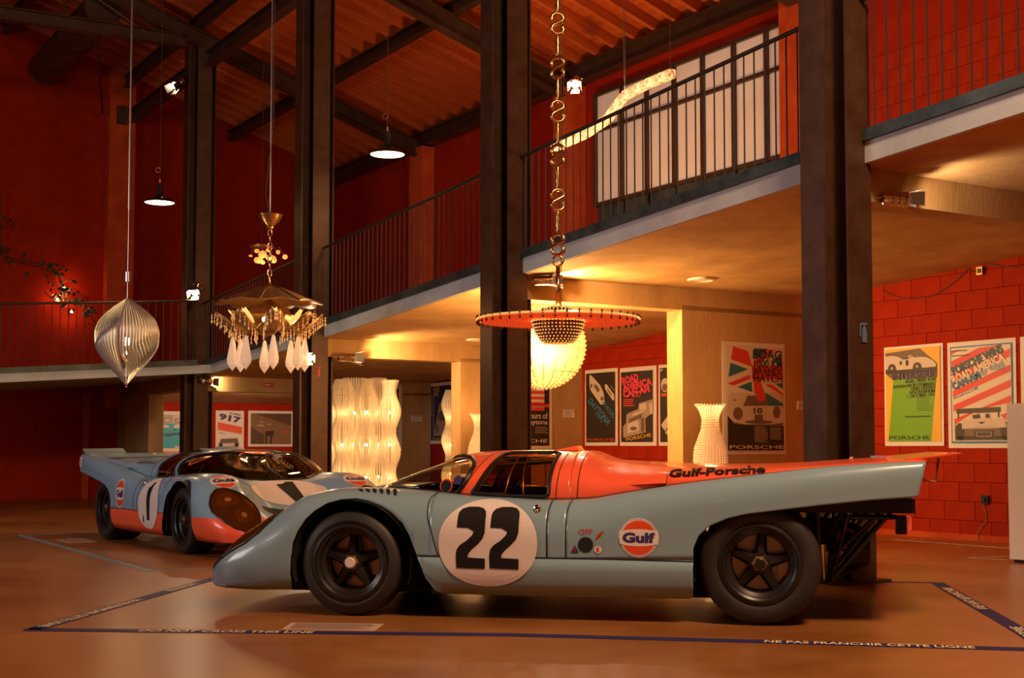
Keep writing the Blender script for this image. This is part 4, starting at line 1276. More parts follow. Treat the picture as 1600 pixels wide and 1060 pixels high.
    MB().lathe([(.0, .95), (.03, .955), (.014, .985), (.012, 1.0)], 16).build('top_knob', MATS['brass'], t, True, 40)
    zr = zroof(5.53) - .2 - z0
    MB().tube([(0, 0, 1.70), (0, 0, zr)], .010, 6).build('pipe', MATS['steel_cable'], t)
    MB().tube([(.0, -.02, 1.74), (-.05, -.02, 2.0), (-.02, -.02, 2.3), (.03, -.02, 2.8), (.03, -.02, zr)], .004, 6).build('cord', MATS['cable'], t)
    for k in range(4):
        a = PI / 2 * k
        MB().ball((.28 * math.cos(a), .28 * math.sin(a), .55), .03, 8, 6).build('bulb', MATS['bulb_soft'], t, True)
    point_light(t, (0, 0, .60), 90, WARM, .25)
crystal_chandelier()

# ---- beaded disc chandelier on a long chain
def disc_chandelier():
    t = thing('disc_chandelier', 'wide amber beaded disc chandelier hanging on a long scrolled chain', 'chandelier', (.379, 11.0, 2.0))
    R = .665
    d = MB(); d.lathe([(.16, .035), (.30, .028), (.45, .018), (.60, .010), (R, .012), (R, .004), (.60, 0), (.45, .008), (.30, .018), (.16, .026)], 72, closed=True)
    d.build('disc', MATS['bead_amber'], t, True, 40)
    bd = MB()
    for i in range(13):
        r = .22 + .034 * i; n = int(2 * PI * r / .034)
        for k in range(n):
            a = 2 * PI * (k + .5 * (i % 2)) / n
            bd.octa((r * math.cos(a), r * math.sin(a), -.004 + .024 * (1 - r / R)), .0115, .013)
    o = bd.build('bead_lining', MATS['bead_amber'], t); o['kind'] = 'stuff'
    rim = MB(); n = 44
    cyl = MB(); cyl.tube([(0, -.036, 0), (0, .036, 0)], .010, 6); cm_ = cyl.mesh('rim_bead'); cm_.materials.append(MATS['bead_light'])
    for k in range(n):
        a = 2 * PI * k / n
        o = bpy.data.objects.new('rim_bead', cm_); col.objects.link(o); o.parent = t; o.location = (R * math.cos(a), R * math.sin(a), .014); o.rotation_euler = (0, 0, a)
        a2 = a + PI / n
        rim.octa((R * math.cos(a2) * 1.01, R * math.sin(a2) * 1.01, .028), .010, .016); rim.octa((R * math.cos(a2), R * math.sin(a2), -.016), .012, .02)
    rim.build('rim_studs', MATS['bead_dark'], t)['kind'] = 'stuff'
    def beaded(name, prof, rows, m1, m2):
        s = MB(); s.lathe(prof, 40, caps=False); s.build(name, MATS[m1], t, True)
        b = MB()
        L_ = len(prof)
        for i in range(rows):
            f = i / (rows - 1) * (L_ - 1); j = min(int(f), L_ - 2); g = f - j
            r = prof[j][0] + (prof[j + 1][0] - prof[j][0]) * g; h = prof[j][1] + (prof[j + 1][1] - prof[j][1]) * g
            n = max(6, int(2 * PI * r / .030))
            for k in range(n):
                a = 2 * PI * (k + .5 * (i % 2)) / n; b.octa(((r + .006) * math.cos(a), (r + .006) * math.sin(a), h), .0085)
        o = b.build(name + '_beads', MATS[m2], t); o['kind'] = 'stuff'
    beaded('crown', [(.185, .035), (.17, .065), (.13, .095), (.07, .115), (.03, .12)], 8, 'bead_dark', 'bead_light')
    beaded('collar', [(.215, -.005), (.20, -.05), (.19, -.09), (.165, -.13), (.14, -.165), (.11, -.185)], 9, 'bead_dark', 'bead_light')
    MB().tube([(0, 0, .115), (0, 0, .45)], [.022, .018], 10).build('stem', MATS['brass'], t, True)
    MB().torus((0, 0, .50), .042, .010, 20, 8, rot=Matrix.Rotation(PI / 2, 3, 'X')).build('ring', MATS['brass'], t, True)
    # chain of scrolls and turned bars
    sc_ = []
    for k in range(25):
        u = k / 24
        if u < .5:
            a = PI * 1.25 - (u / .5) * PI * 1.5; sc_.append((.052 * math.cos(a) * 1.0, 0, .045 + .042 * math.sin(a)))
        else:
            a = PI * .75 + ((u - .5) / .5) * PI * 1.5; sc_.append((.052 * math.cos(a), 0, -.045 + .042 * math.sin(a)))
    s = MB(); s.tube(sc_, .0155, 8); scroll = s.mesh('scroll_link'); scroll.materials.append(MATS['brass']); scroll.polygons.foreach_set('use_smooth', [True] * len(scroll.polygons))
    b = MB(); b.lathe([(.006, -.10), (.018, -.085), (.011, -.06), (.020, -.03), (.013, 0), (.020, .03), (.011, .06), (.018, .085), (.006, .10)], 10); bar = b.mesh('turned_bar'); bar.materials.append(MATS['brass']); bar.polygons.foreach_set('use_smooth', [True] * len(bar.polygons))
    z = .55; k = 0; top = zroof(6.08) - .2 - 2.0
    while z < top:
        if k % 2 == 0:
            o = bpy.data.objects.new('scroll_link', scroll); z += .085; o.location = (0, 0, z); z += .085; o.rotation_euler = (0, 0, .25 if k % 4 else -.2)
        else:
            o = bpy.data.objects.new('turned_bar', bar); z += .10; o.location = (0, 0, z); z += .10
        col.objects.link(o); o.parent = t; k += 1
    MB().tube([(.026, .02, .12), (.03, .02, 2.0), (.026, .02, top)], .004, 6).build('cord', MATS['old_brass'], t)
    point_light(t, (0, 0, -.08), 26, (1, .5, .18), .12)
disc_chandelier()

# ---- bright beaded globe behind the centre column
def globe():
    t = thing('globe_chandelier', 'brilliant globe of crystal beads partly hidden behind the centre column', 'chandelier', (.344, 15.0, 2.10))
    R = .475
    MB().ball((0, 0, 0), R * .93, 40, 28).build('inner_globe', MATS['globe_core'], t, True)
    b = MB(); rows = 30
    for i in range(1, rows):
        th = PI * i / rows; r = R * math.sin(th); n = max(8, int(2 * PI * r / .052))
        for k in range(n):
            a = 2 * PI * k / n; b.octa((r * math.cos(a), r * math.sin(a), R * math.cos(th)), .019, .022)
    o = b.build('crystal_beads', MATS['bead_gold'], t); o['kind'] = 'stuff'
    for k in range(10):
        a = PI * k / 10
        MB().tube([(R * 1.01 * math.sin(q_) * math.cos(a), R * 1.01 * math.sin(q_) * math.sin(a), R * 1.01 * math.cos(q_)) for q_ in [2 * PI * j / 40 for j in range(40)]], .004, 5, closed=True).build('meridian_wire', MATS['brass'], t)
    for zz in (.2, -.05, -.3):
        r = math.sqrt(R * R - zz * zz) * 1.012
        MB().torus((0, 0, zz), r, .004, 48, 5).build('hoop', MATS['brass'], t)
    MB().torus((0, 0, R + .03), .03, .007, 16, 6, rot=Matrix.Rotation(PI / 2, 3, 'X')).build('hook', MATS['brass'], t)
    point_light(t, (0, 0, R + .02), 26, (1, .62, .26), .03)
    point_light(t, (0, -.75, -.1), 260, (1, .56, .20), .30)
    point_light(t, (0, .60, -.1), 115, (1, .56, .20), .30)
globe()

# ---- wavy glass rod column lamps
def wavy(label, loc, r0, h, nr, ph, lam=.56):
    t = thing('wavy_lamp', label, 'lamp', loc, ph, 'floor lamps of wavy glass rods')
    m = MB(); n = 40
    for k in range(nr):
        a = 2 * PI * k / nr
        pts = []
        for i in range(n + 1):
            z = .04 + (h - .04) * i / n
            r = r0 * (1 + .30 * math.sin(2 * PI * z / lam + ph)) * (.93 + .07 * math.sin(5 * a))
            pts.append((r * math.cos(a), r * math.sin(a), z))
        m.tube(pts, .0105, 5)
    o = m.build('glass_rods', MATS['rod_glass'], t, True)
    for z in (.35, .35 + lam, .35 + 2 * lam):
        if z < h - .1:
            MB().torus((0, 0, z + .22), r0 * .72, .004, 24, 5).build('hoop', MATS['old_brass'], t)
    MB().lathe([(0, 0), (r0 * 1.1, 0), (r0 * 1.1, .03), (.02, .05), (.012, .06), (.012, h - .1), (0, h - .1)], 24).build('stand', MATS['old_brass'], t, True, 40)
    for z in (.55, 1.0, 1.45):
        MB().ball((0, 0, z), .022, 10, 8).build('bulb', MATS['bulb'], t, True)
        point_light(t, (0, 0, z), 5, (1, .60, .25), .04)
    return t
wavy('wavy glass rod lamp at the left end of the cluster, half behind the column', (-2.60, 19.3, 0), .13, 1.80, 28, .4)
wavy('tall wavy glass rod lamp, second of the front row beside the column', (-2.36, 18.70, 0), .125, 1.91, 28, 1.3)
wavy('tall wavy glass rod lamp in the middle of the front row', (-2.03, 18.70, 0), .125, 1.92, 28, 2.6)
wavy('tall wavy glass rod lamp at the right end of the cluster before a poster', (-1.70, 18.70, 0), .12, 1.90, 26, 4.0)
wavy('wavy glass rod lamp in the back row, left of the middle one', (-2.24, 19.12, 0), .13, 1.95, 28, 5.2)
wavy('wavy glass rod lamp in the back row, right of the middle one', (-1.90, 19.12, 0), .13, 1.95, 28, .9)
wavy('lone wavy glass rod lamp before the navy poster, behind the partition edge', (-.97, 21.4, 0), .12, 1.88, 28, 2.0)

# ---- beaded vase lamps on plinths
def vase(label, loc):
    t = thing('vase_lamp', label, 'lamp', loc, 0, 'glowing bead vases')
    prof = smooth_tab([(.0, .10), (.10, .15), (.22, .175), (.34, .165), (.46, .125), (.56, .092), (.64, .085), (.72, .105), (.78, .135), (.80, .155)])
    b = MB()
    n = 30
    for k in range(n):
        a = 2 * PI * k / n
        for i in range(34):
            z = .80 * i / 33; r = prof(z)
            b.octa((r * math.cos(a), r * math.sin(a), z), .010, .013)
        b.tube([(prof(.05 * i) * math.cos(a), prof(.05 * i) * math.sin(a), .05 * i) for i in range(17)], .003, 4)
    b.build('bead_net', MATS['rod_glass'], t)
    s = MB(); s.lathe([(prof(.04 * i) * .93, .04 * i) for i in range(15)], 28, caps=False); s.build('lining', MATS['vase_glow'], t, True)
    MB().torus((0, 0, .80), .155, .005, 28, 5).build('rim_wire', MATS['old_brass'], t)
    point_light(t, (0, 0, .86), 12, (1, .54, .20), .06)
    return t
glow_glass('vase_glow', (1, .8, .55), (1.0, 0.58, 0.26), .28, 0.0, 0.5)
mat('plinth_white', (0.72, 0.62, 0.54), 0.55)
for lab, x, y, z, px in (('glowing bead vase before the Union Jack poster', 2.065, 14.0, .605, 'low white plinth under the bead vase by the Union Jack poster'), ('glowing bead vase left of the centre column', -.43, 18.5, .62, 'low white plinth under the bead vase left of the centre column')):
    vase(lab, (x, y, z))
    pl = thing('plinth', px, 'plinth', (x, y, 0), PHI)
    MB().box((0, 0, z / 2 + .01), (.40, .40, z - .06)).build('body', MATS['plinth_white'], pl)
    MB().box((0, 0, .02), (.36, .36, .04)).build('plinth_base', MATS['gasket'], pl)

# ---- alabaster light made of stone blocks, hung over the gallery
def alabaster_lamp():
    pts = [(11.70, 5.15), (12.17, 5.14), (12.62, 5.10), (12.96, 4.895), (13.42, 4.81), (13.78, 4.79), (14.14, 4.78)]
    t = thing('alabaster_lamp', 'snaking bar of glowing alabaster blocks hung before the milky window', 'lamp', (0, 0, 0), PHI)
    # resample
    P = [Vector((9.3, p, z)) for p, z in pts]
    seg = []
    for a, b in zip(P, P[1:]):
        n = max(1, round((b - a).length / .235))
        for i in range(n): seg.append((a + (b - a) * i / n, a + (b - a) * (i + 1) / n))
    for i, (a, b) in enumerate(seg):
        d = (b - a).normalized(); s = Vector((1, 0, 0)); u = s.cross(d)
        R = Matrix((s, d, u)).transposed()
        m = MB().box((0, 0, 0), (.10, (b - a).length - .006, .10), rot=R)
        o = m.build('stone_block', MATS['alabaster'], t); o.location = (a + b) / 2
        bm = bmesh.new(); bm.from_mesh(o.data); bmesh.ops.bevel(bm, geom=bm.edges[:], offset=.010, segments=2, affect='EDGES'); bm.to_mesh(o.data); bm.free()
    for p, z in ((11.75, 5.2), (12.60, 5.15), (13.9, 4.83)):
        MB().tube([(9.3, p, z), (9.3, p, zroof(9.3) - .2)], .0035, 5).build('wire', MATS['steel_cable'], t)
    MB().tube([(9.3, 12.60, 5.15), (9.31, 12.64, 5.5), (9.29, 12.62, 6.2), (9.3, 12.62, zroof(9.3) - .2)], .005, 5).build('cord', MATS['old_brass'], t)
    for p, z in ((12.0, 5.0), (12.9, 4.75), (13.7, 4.62)):
        point_light(t, (8.9, p, z - .1), 8, (1, .58, .24), .08)
alabaster_lamp()

# ---- cluster of glowing rock pieces above the far gallery
def rock_lamp():
    c = PQ(20.85, 8.1, 4.1)
    t = thing('rock_lamp', 'cluster of glowing rough stones hanging above the far gallery', 'lamp', c)
    MB().lathe([(0, .19), (.20, .19), (.20, .165), (0, .165)], 28, c=(-.12, 0, 0)).build('ceiling_plate', MATS['old_brass'], t, True, 40)
    rnd = random.Random(3)
    for i, (x, y, z, s_) in enumerate([(-.20, 0, .10, .055), (-.02, .05, .12, .05), (.15, 0, .08, .05), (-.09, -.08, .03, .085), (.04, -.05, -.02, .075), (.10, -.1, -.07, .07), (-.16, -.05, -.06, .08), (.27, -.02, .0, .06), (-.30, 0, .02, .04), (-.10, .0, -.09, .05), (.0, .1, .0, .05)]):
        m = MB(); m.ball((0, 0, 0), s_ * .8, 6, 4, sc=(rnd.uniform(.9, 1.6), 1, rnd.uniform(.6, 1.0)))
        o = m.build('stone', MATS['rock_glow'], t); o.location = (x, y, z); o.rotation_euler = (0, 0, rnd.uniform(-1, 1))
        MB().tube([(x * .7 - .03, y, .17), (x, y, z)], .0025, 4).build('wire', MATS['old_brass'], t)
    MB().tube([(-.12, 0, .19), (-.12, 0, zroof(8.1) - 4.3)], .006, 6).build('cord', MATS['cable'], t)
    point_light(t, (0, -.2, -.25), 10, (1, .45, .15), .1)
rock_lamp()

# ---- branch light on the end wall
def branch_lamp():
    t = thing('branch_lamp', 'leafy metal branch light glowing on the red end wall at left', 'lamp', (0, 0, 0), PHI)
    mat('bark', (0.10, 0.055, 0.03), 0.6); mat('leaf', (0.035, 0.05, 0.022), 0.45, 0.3)
    pw = PE - .16
    B_ = [[(6.57, 3.33), (6.38, 3.55), (6.32, 3.74), (6.15, 3.73), (5.97, 3.76), (5.92, 4.05), (5.84, 4.25), (5.64, 4.36), (5.15, 4.42), (4.86, 4.55), (4.84, 5.0), (4.80, 5.6)],
          [(5.97, 3.76), (5.80, 3.70), (5.62, 3.86)], [(6.15, 3.73), (6.3, 3.85), (6.42, 3.78)], [(5.92, 4.05), (6.1, 4.15)], [(6.38, 3.55), (6.5, 3.62)]]
    for i, br in enumerate(B_):
        pts = [(q_, pw - .05 * math.sin(j * 1.3), z) for j, (q_, z) in enumerate(br)]
        MB().tube(pts, [.022 if i == 0 and 1 < j < 8 else .011 for j in range(len(pts))], 6).build('branch', MATS['bark'], t, True)
    lf = MB(); lf.add([(0, 0, 0), (.035, .01, .035), (0, .02, .10), (-.035, .01, .035), (0, -.008, .045)], [(0, 1, 4), (1, 2, 4), (2, 3, 4), (3, 0, 4)])
    leaf = lf.mesh('leaf', False); leaf.materials.append(MATS['leaf'])
    rnd = random.Random(11)
    spots = [(5.92, 3.9, .22, 26), (5.80, 4.25, .20, 18), (6.10, 3.72, .22, 20), (5.2, 4.43, .25, 6), (4.86, 4.6, .12, 12), (4.84, 5.1, .15, 6), (6.45, 3.5, .16, 12)]
    for q0, z0, sp_, n in spots:
        for k in range(n):
            o = bpy.data.objects.new('leaf', leaf); col.objects.link(o); o.parent = t
            o.location = (q0 + rnd.gauss(0, sp_ * .6), pw - .04 - rnd.random() * .10, z0 + rnd.gauss(0, sp_ * .5))
            o.rotation_euler = (rnd.uniform(-.6, .6), rnd.uniform(-PI, PI), rnd.uniform(-.8, .8)); s_ = rnd.uniform(.7, 1.3); o.scale = (s_,) * 3
    for q_, z in ((5.86, 3.74), (6.0, 3.95), (6.12, 3.52)):
        MB().ball((q_, pw - .02, z), .028, 8, 6).build('bulb', MATS['bulb_soft'], t, True)
        point_light(t, (q_, pw - .08, z), 5, (1, .42, .16), .03)
branch_lamp()

# ---- recessed round lights in the soffits
for p, q_, lab in ((11.05, 9.14, 'round flush ceiling light above the Union Jack poster'), (16.0, 9.25, 'round flush ceiling light left of the centre column')):
    t = thing('ceiling_light', lab, 'light', PQ(p, q_, zslab(p) - .165), 0, 'round flush lights under the gallery')
    MB().lathe([(.12, -.012), (.145, -.010), (.15, .012), (.12, .012)], 32, closed=True).build('trim_ring', MATS['white_enamel'], t, True, 40)
    MB().lathe([(.122, -.006), (.0, -.010)], 28, caps=False).build('diffuser', MATS['white_enamel'], t, True)
# ------------------------------------------------------------------ posters
mat('paper', (0.78, 0.70, 0.62), 0.6)
PM = {}
def pm(c):
    if c not in PM:
        PM[c] = mat('print_%d' % len(PM), c, 0.5)
    return PM[c]
BLK, CREAM, RED, TEAL = (0.03, 0.018, 0.012), (0.72, 0.62, 0.48), (0.70, 0.05, 0.035), (0.03, 0.16, 0.20)
NAVY, YEL, GRN, ORG, MAG, BLU = (0.03, 0.03, 0.10), (0.80, 0.45, 0.03), (0.16, 0.40, 0.01), (0.80, 0.16, 0.04), (0.75, 0.05, 0.10), (0.03, 0.22, 0.42)
SEP1, SEP2, SEP3 = (0.40, 0.30, 0.22), (0.17, 0.11, 0.07), (0.62, 0.52, 0.42)
def poster(label, wall, a, z0, z1, frame, prints, texts, cat='poster', bg=None, inset=None):
    """wall: ('q', q) right wall or ('p', p) partition face; a = (start, end) along it, seen left to right; frame = crop box the print data is given in"""
    kind, d = wall
    w_ = abs(a[1] - a[0]); h_ = z1 - z0
    if kind == 'p': loc = PQ(d - .006, min(a), z0); rz = PHI
    else: loc = PQ(max(a), d - .006, z0); rz = PHI - PI / 2
    t = thing(cat, label, cat.replace('_', ' '), loc, rz)
    pp = MB(); n = 6
    vs = [(w_ * i / n, -.004 - .010 * math.sin(PI * i / n) * e * 0 - (.006 if i in (0, n) and e == 0 else 0), h_ * e) for e in (0, 1) for i in range(n + 1)]
    vs += [(x, 0, z) for x, y, z in vs]
    m = 2 * (n + 1)
    fs = [(i, i + 1, n + 2 + i, n + 1 + i) for i in range(n)] + [(m + i, m + n + 1 + i, m + n + 2 + i, m + i + 1) for i in range(n)]
    fs += [(0, n + 1, m + n + 1, m), (n, m + n, m + 2 * n + 1, 2 * n + 1)]
    fs += [(i, m + i, m + i + 1, i + 1) for i in range(n)] + [(n + 1 + i, n + 2 + i, m + n + 2 + i, m + n + 1 + i) for i in range(n)]
    pp.add(vs, fs); pp.build('sheet', MATS['paper'], t)
    x0, y0, x1, y1 = frame
    def M(x, y): return ((x - x0) / (x1 - x0) * w_, (y1 - y) / (y1 - y0) * h_)
    lay = [0.012]
    def place(name, bm, c, step=True):
        if step: lay[0] += .0006
        for v in bm.verts: v.co = (v.co.x, -lay[0], v.co.y)
        me = bpy.data.meshes.new(name); bm.to_mesh(me); bm.free()
        return put(name, me, pm(c), t)
    for c, *polys in prints:
        P = []
        for p in polys:
            if p[0] == 'r': P.append([M(p[1], p[2]), M(p[3], p[2]), M(p[3], p[4]), M(p[1], p[4])])
            elif p[0] == 'e': P.append([M(*q_) for q_ in circle(p[1], p[2], p[3], p[4], 20)])
            else: P.append([M(*q_) for q_ in p])
        lay[0] += .0006
        for q_ in P: place('print', poly_bm([q_]), c, False)
    lay[0] += .0006
    for body, c, bx, rot, bold in texts:
        ax, ay, bx_, by_ = bx
        bm = text_bm(body, bold)
        fit(bm, -.5, -.5, 1, 1)
        W_ = (bx_ - ax); H_ = (by_ - ay); cx, cy = (ax + bx_) / 2, (ay + by_) / 2
        cr, sr = math.cos(math.radians(rot)), math.sin(math.radians(rot))
        for v in bm.verts:
            X, Y = v.co.x * W_, v.co.y * H_
            v.co.x, v.co.y = M(cx + X * cr - Y * sr, cy - (X * sr + Y * cr))
        place('lettering', bm, c, False)
    return t
def lines(c, x0, x1, y0, y1, n, gap=.45):
    """rows of tiny set type too small to read"""
    h = (y1 - y0) / n
    rnd = random.Random(int(x0 + y0))
    return (c, *[('r', x0, y0 + i * h, x0 + (x1 - x0) * rnd.uniform(.7, 1), y0 + i * h + h * gap) for i in range(n)])
WR = ('q', QW + .0)
P1f = ('p', COLP[2] - .135)
poster('poster with Union Jack and white race car on the concrete partition', P1f, (9.87, 10.81), .885, 2.155, (45, 75, 570, 1010), [
    (CREAM, ('r', 75, 110, 548, 975)),
    (RED, [(130, 112), (255, 150), (287, 278), (112, 222)], [(430, 125), (485, 125), (330, 262), (300, 262), (300, 232)], [(285, 265), (545, 265), (545, 378), (285, 382)], [(287, 278), (350, 380), (392, 500), (305, 500)], [(80, 425), (270, 345), (270, 380), (130, 440)], [(395, 425), (450, 420), (545, 490), (545, 515)]),
    (TEAL, [(108, 250), (252, 300), (90, 370)], [(305, 122), (420, 122), (360, 200), (302, 190)], [(540, 140), (540, 232), (450, 235)], [(165, 450), (280, 402), (286, 490)], [(480, 415), (545, 405), (545, 460)]),
    (SEP2, [(80, 690), (130, 745), (450, 755), (545, 640), (545, 975), (80, 975)]),
    (SEP3, [(98, 500), (255, 498), (240, 525), (410, 490), (510, 485), (545, 560), (545, 742), (450, 757), (230, 762), (130, 745), (85, 660), (82, 590)]),
    (SEP2, [(245, 520), (405, 520), (430, 600), (208, 608)], ('e', 165, 672, 40, 52), ('e', 490, 655, 32, 52), ('e', 338, 740, 118, 16), [(120, 555), (160, 555), (140, 568)]),
    (RED, [(310, 490), (390, 490), (395, 560), (330, 565)]), (TEAL, [(392, 490), (545, 580), (545, 600), (418, 602)]),
    (SEP3, ('e', 338, 645, 80, 30)), (SEP2, [(302, 678), (370, 678), (372, 725), (300, 725)]), (BLK, ('r', 82, 925, 548, 975), [(82, 690), (130, 760), (548, 775), (548, 925), (82, 925)]),
    lines(SEP1, 298, 415, 775, 915, 13), lines(SEP1, 430, 540, 785, 890, 11)],
    [('BOAC', BLK, (292, 132, 532, 212), 0, .012), ('1000 KM', BLK, (302, 215, 538, 282), 0, .012), ('BRANDS', BLK, (300, 285, 540, 338), 0, .012), ('HATCH', BLK, (296, 338, 540, 404), 0, .012), ('10', BLK, (292, 622, 366, 668), 0, .03), ('PORSCHE', CREAM, (92, 934, 546, 964), 0, .01)])
poster('green and yellow race poster with a white car, right of the wide column', WR, (10.60, 9.775), .98, 2.078, (62, 105, 600, 998), [
    (YEL, ('r', 78, 130, 578, 958)), (GRN, [(150, 405), (545, 385), (490, 958), (98, 958)]),
    (SEP2, [(78, 160), (400, 138), (555, 278), (552, 400), (148, 406), (80, 345)]),
    ((.05, .03, .02), [(80, 315), (550, 300), (552, 345), (82, 350)]),
    (SEP3, [(80, 188), (150, 186), (205, 200), (245, 228), (270, 224), (292, 200), (330, 196), (345, 215), (400, 212), (470, 224), (515, 252), (545, 288), (540, 308), (420, 312), (415, 285), (395, 262), (365, 258), (340, 275), (332, 316), (185, 318), (180, 285), (160, 262), (130, 258), (108, 275), (100, 308), (80, 305)], ('e', 310, 205, 15, 15)),
    ((.05, .03, .02), ('e', 140, 300, 30, 34), ('e', 374, 296, 32, 36), [(250, 226), (290, 205), (300, 226)], ('r', 214, 240, 236, 272)), (SEP1, ('e', 140, 300, 13, 15), ('e', 374, 296, 14, 16)),
    lines((0.05, .12, .01), 365, 520, 575, 700, 7, .3), lines((0.05, .12, .01), 258, 505, 732, 752, 1, .7)],
    [('INTERSERIE', (.02, .015, .10), (150, 345, 546, 402), 2, .02), ('1', BLK, (272, 235, 296, 282), 0, .03), ('ADAC PREIS VON', BLK, (262, 402, 540, 436), 2, .012), ('BADEN-WÜRTTEMBERG', BLK, (155, 440, 535, 476), 2, .012), ('UND HESSEN', BLK, (318, 474, 532, 504), 2, .012), ('HOCKENHEIM', BLK, (302, 506, 530, 536), 2, .012), ('1. OKTOBER 1972', BLK, (278, 540, 526, 568), 2, .012), ('PORSCHE', (0.02, .06, .01), (105, 908, 478, 940), 0, .012)])
poster('red and white striped race poster with a blue border at right', WR, (9.715, 8.853), .957, 2.071, (615, 55, 1222, 1005), [
    (BLU, ('r', 645, 95, 1192, 962)), (CREAM, ('r', 655, 108, 1182, 945)),
    (RED, [(655, 130), (745, 122), (655, 168)], [(655, 225), (905, 122), (1105, 108), (655, 300)], [(655, 345), (1180, 145), (1180, 215), (655, 425)], [(665, 490), (1180, 285), (1180, 345), (665, 548)], [(668, 620), (1180, 415), (1180, 480), (668, 680)], [(675, 745), (1180, 550), (1180, 612), (930, 660), (800, 720), (675, 800)], [(1085, 720), (1140, 700), (1130, 760)]),
    (SEP2, ('r', 678, 800, 1182, 938)), ((.05, .03, .02), [(695, 655), (1088, 648), (1090, 690), (1078, 692), (1078, 740), (1064, 740), (1064, 694), (720, 698), (720, 742), (706, 742), (706, 698), (695, 698)]),
    ((.04, .025, .018), ('e', 725, 860, 42, 80), ('e', 1125, 855, 42, 80), ('r', 690, 900, 1160, 928)),
    (SEP3, [(742, 758), (800, 752), (822, 770), (830, 705), (855, 692), (905, 700), (920, 745), (935, 745), (945, 705), (975, 695), (998, 706), (1008, 770), (1030, 752), (1120, 748), (1138, 825), (1010, 832), (850, 832), (745, 835)]),
    ((.04, .025, .018), [(838, 715), (905, 705), (915, 742), (850, 748)], [(955, 708), (990, 704), (996, 742), (958, 742)], [(885, 775), (960, 775), (922, 795)], [(850, 850), (1030, 850), (1020, 915), (860, 915)]), (SEP1, [(868, 862), (1012, 862), (1004, 905), (876, 905)]), ((.05, .03, .02), [(876, 868), (1004, 868), (998, 898), (882, 898)]),
    lines(NAVY, 655, 830, 130, 215, 2, .2), lines(BLU, 920, 985, 315, 372, 5, .5), lines(BLU, 1000, 1165, 262, 330, 5, .5)],
    [('PORSCHE WINS', (0.03, .07, .10), (645, 188, 1132, 268), 22, .055), ('ROAD AMERICA', CREAM, (645, 264, 1150, 342), 22, .055), ('CAN-AM', (.02, .14, .30), (655, 370, 922, 442), 22, .055), ('PORSCHE', BLU, (668, 505, 905, 525), 22, 0), ('SUNOCO', CREAM, (845, 806, 1022, 826), 0, .02)])
poster('black poster with blue diagonal lettering and two cars on the red wall', WR, (16.47, 15.648), .99, 2.11, (98, 185, 442, 970), [
    (BLK, ('r', 112, 222, 418, 935)),
    (SEP3, [(150, 235), (175, 245), (265, 350), (300, 430), (312, 520), (290, 552), (265, 545), (165, 400), (150, 350)], [(312, 350), (330, 343), (410, 455), (412, 510), (395, 512), (318, 395)], [(362, 345), (410, 405), (410, 415)]),
    (SEP2, [(195, 335), (235, 350), (262, 400), (240, 425), (205, 370)], ('e', 170, 350, 12, 22), ('e', 285, 490, 18, 22), [(335, 395), (350, 395), (385, 460), (375, 465)])],
    [('DAYTONA', BLU, (90, 590, 420, 650), -50, .02), ('24 HOURS', BLU, (250, 580, 455, 622), -55, .01), ('1971', BLU, (205, 665, 300, 700), -55, .0), ('PORSCHE', RED, (122, 896, 408, 922), 0, .01)])
poster('black poster with pink slanted lettering over an open race car', WR, (15.592, 14.742), .987, 2.098, (460, 150, 848, 970), [
    (BLK, ('r', 475, 195, 812, 930)),
    (SEP1, [(535, 645), (560, 625), (660, 590), (670, 530), (815, 495), (815, 640), (770, 660), (735, 690), (740, 830), (500, 885), (495, 770), (530, 730)]),
    (SEP3, [(545, 740), (660, 700), (665, 810), (545, 840)], [(672, 545), (740, 525), (745, 600), (680, 600)], [(775, 540), (812, 530), (812, 640), (785, 645)], [(600, 640), (720, 600), (725, 615), (605, 660)]), (SEP2, [(560, 690), (700, 640), (700, 680), (560, 730)], [(690, 690), (725, 680), (725, 820), (690, 830)], ('e', 612, 790, 36, 20)),
    lines(RED, 505, 640, 480, 565, 4, .5), lines(RED, 600, 710, 450, 468, 1, .5)],
    [('ROAD', MAG, (485, 232, 668, 312), 10, .055), ('AMERICA', MAG, (492, 296, 808, 376), 10, .055), ('CAN-AM', MAG, (500, 368, 785, 444), 10, .055), ('PORSCHE', YEL, (530, 862, 798, 898), 10, .01)])
poster('dark poster cut off by the partition edge, with a helmeted head', WR, (14.695, 13.85), .987, 2.098, (0, 0, 850, 1100), [
    (BLK, ('r', 40, 45, 810, 1050)), (SEP3, ('e', 150, 280, 85, 95)), (SEP2, ('e', 150, 310, 60, 50)), (RED, ('r', 70, 390, 230, 430)), (SEP3, [(60, 820), (210, 700), (300, 760), (150, 900)], [(150, 920), (320, 790), (380, 850), (240, 980)])], [('P', CREAM, (55, 60, 110, 95), 0, .02)])
poster('red, white and black striped poster just right of the centre column', ('p', COLP[3] - .135), (9.92, 10.845), .94, 2.17, (0, 0, 925, 1230), [
    (BLK, ('r', 50, 50, 875, 1180)), (CREAM, ('r', 50, 300, 790, 620)), (RED, *[('r', 50, 300 + 82 * i, 790, 341 + 82 * i) for i in range(5)], ('r', 50, 570, 875, 612)), lines(SEP1, 630, 860, 905, 1010, 4, .35)],
    [('24 Hours of', CREAM, (330, 700, 845, 785), 0, .01), ('Daytona', CREAM, (450, 800, 845, 890), 0, .01), ('PORSCHE', CREAM, (90, 1085, 840, 1135), 0, .01)])
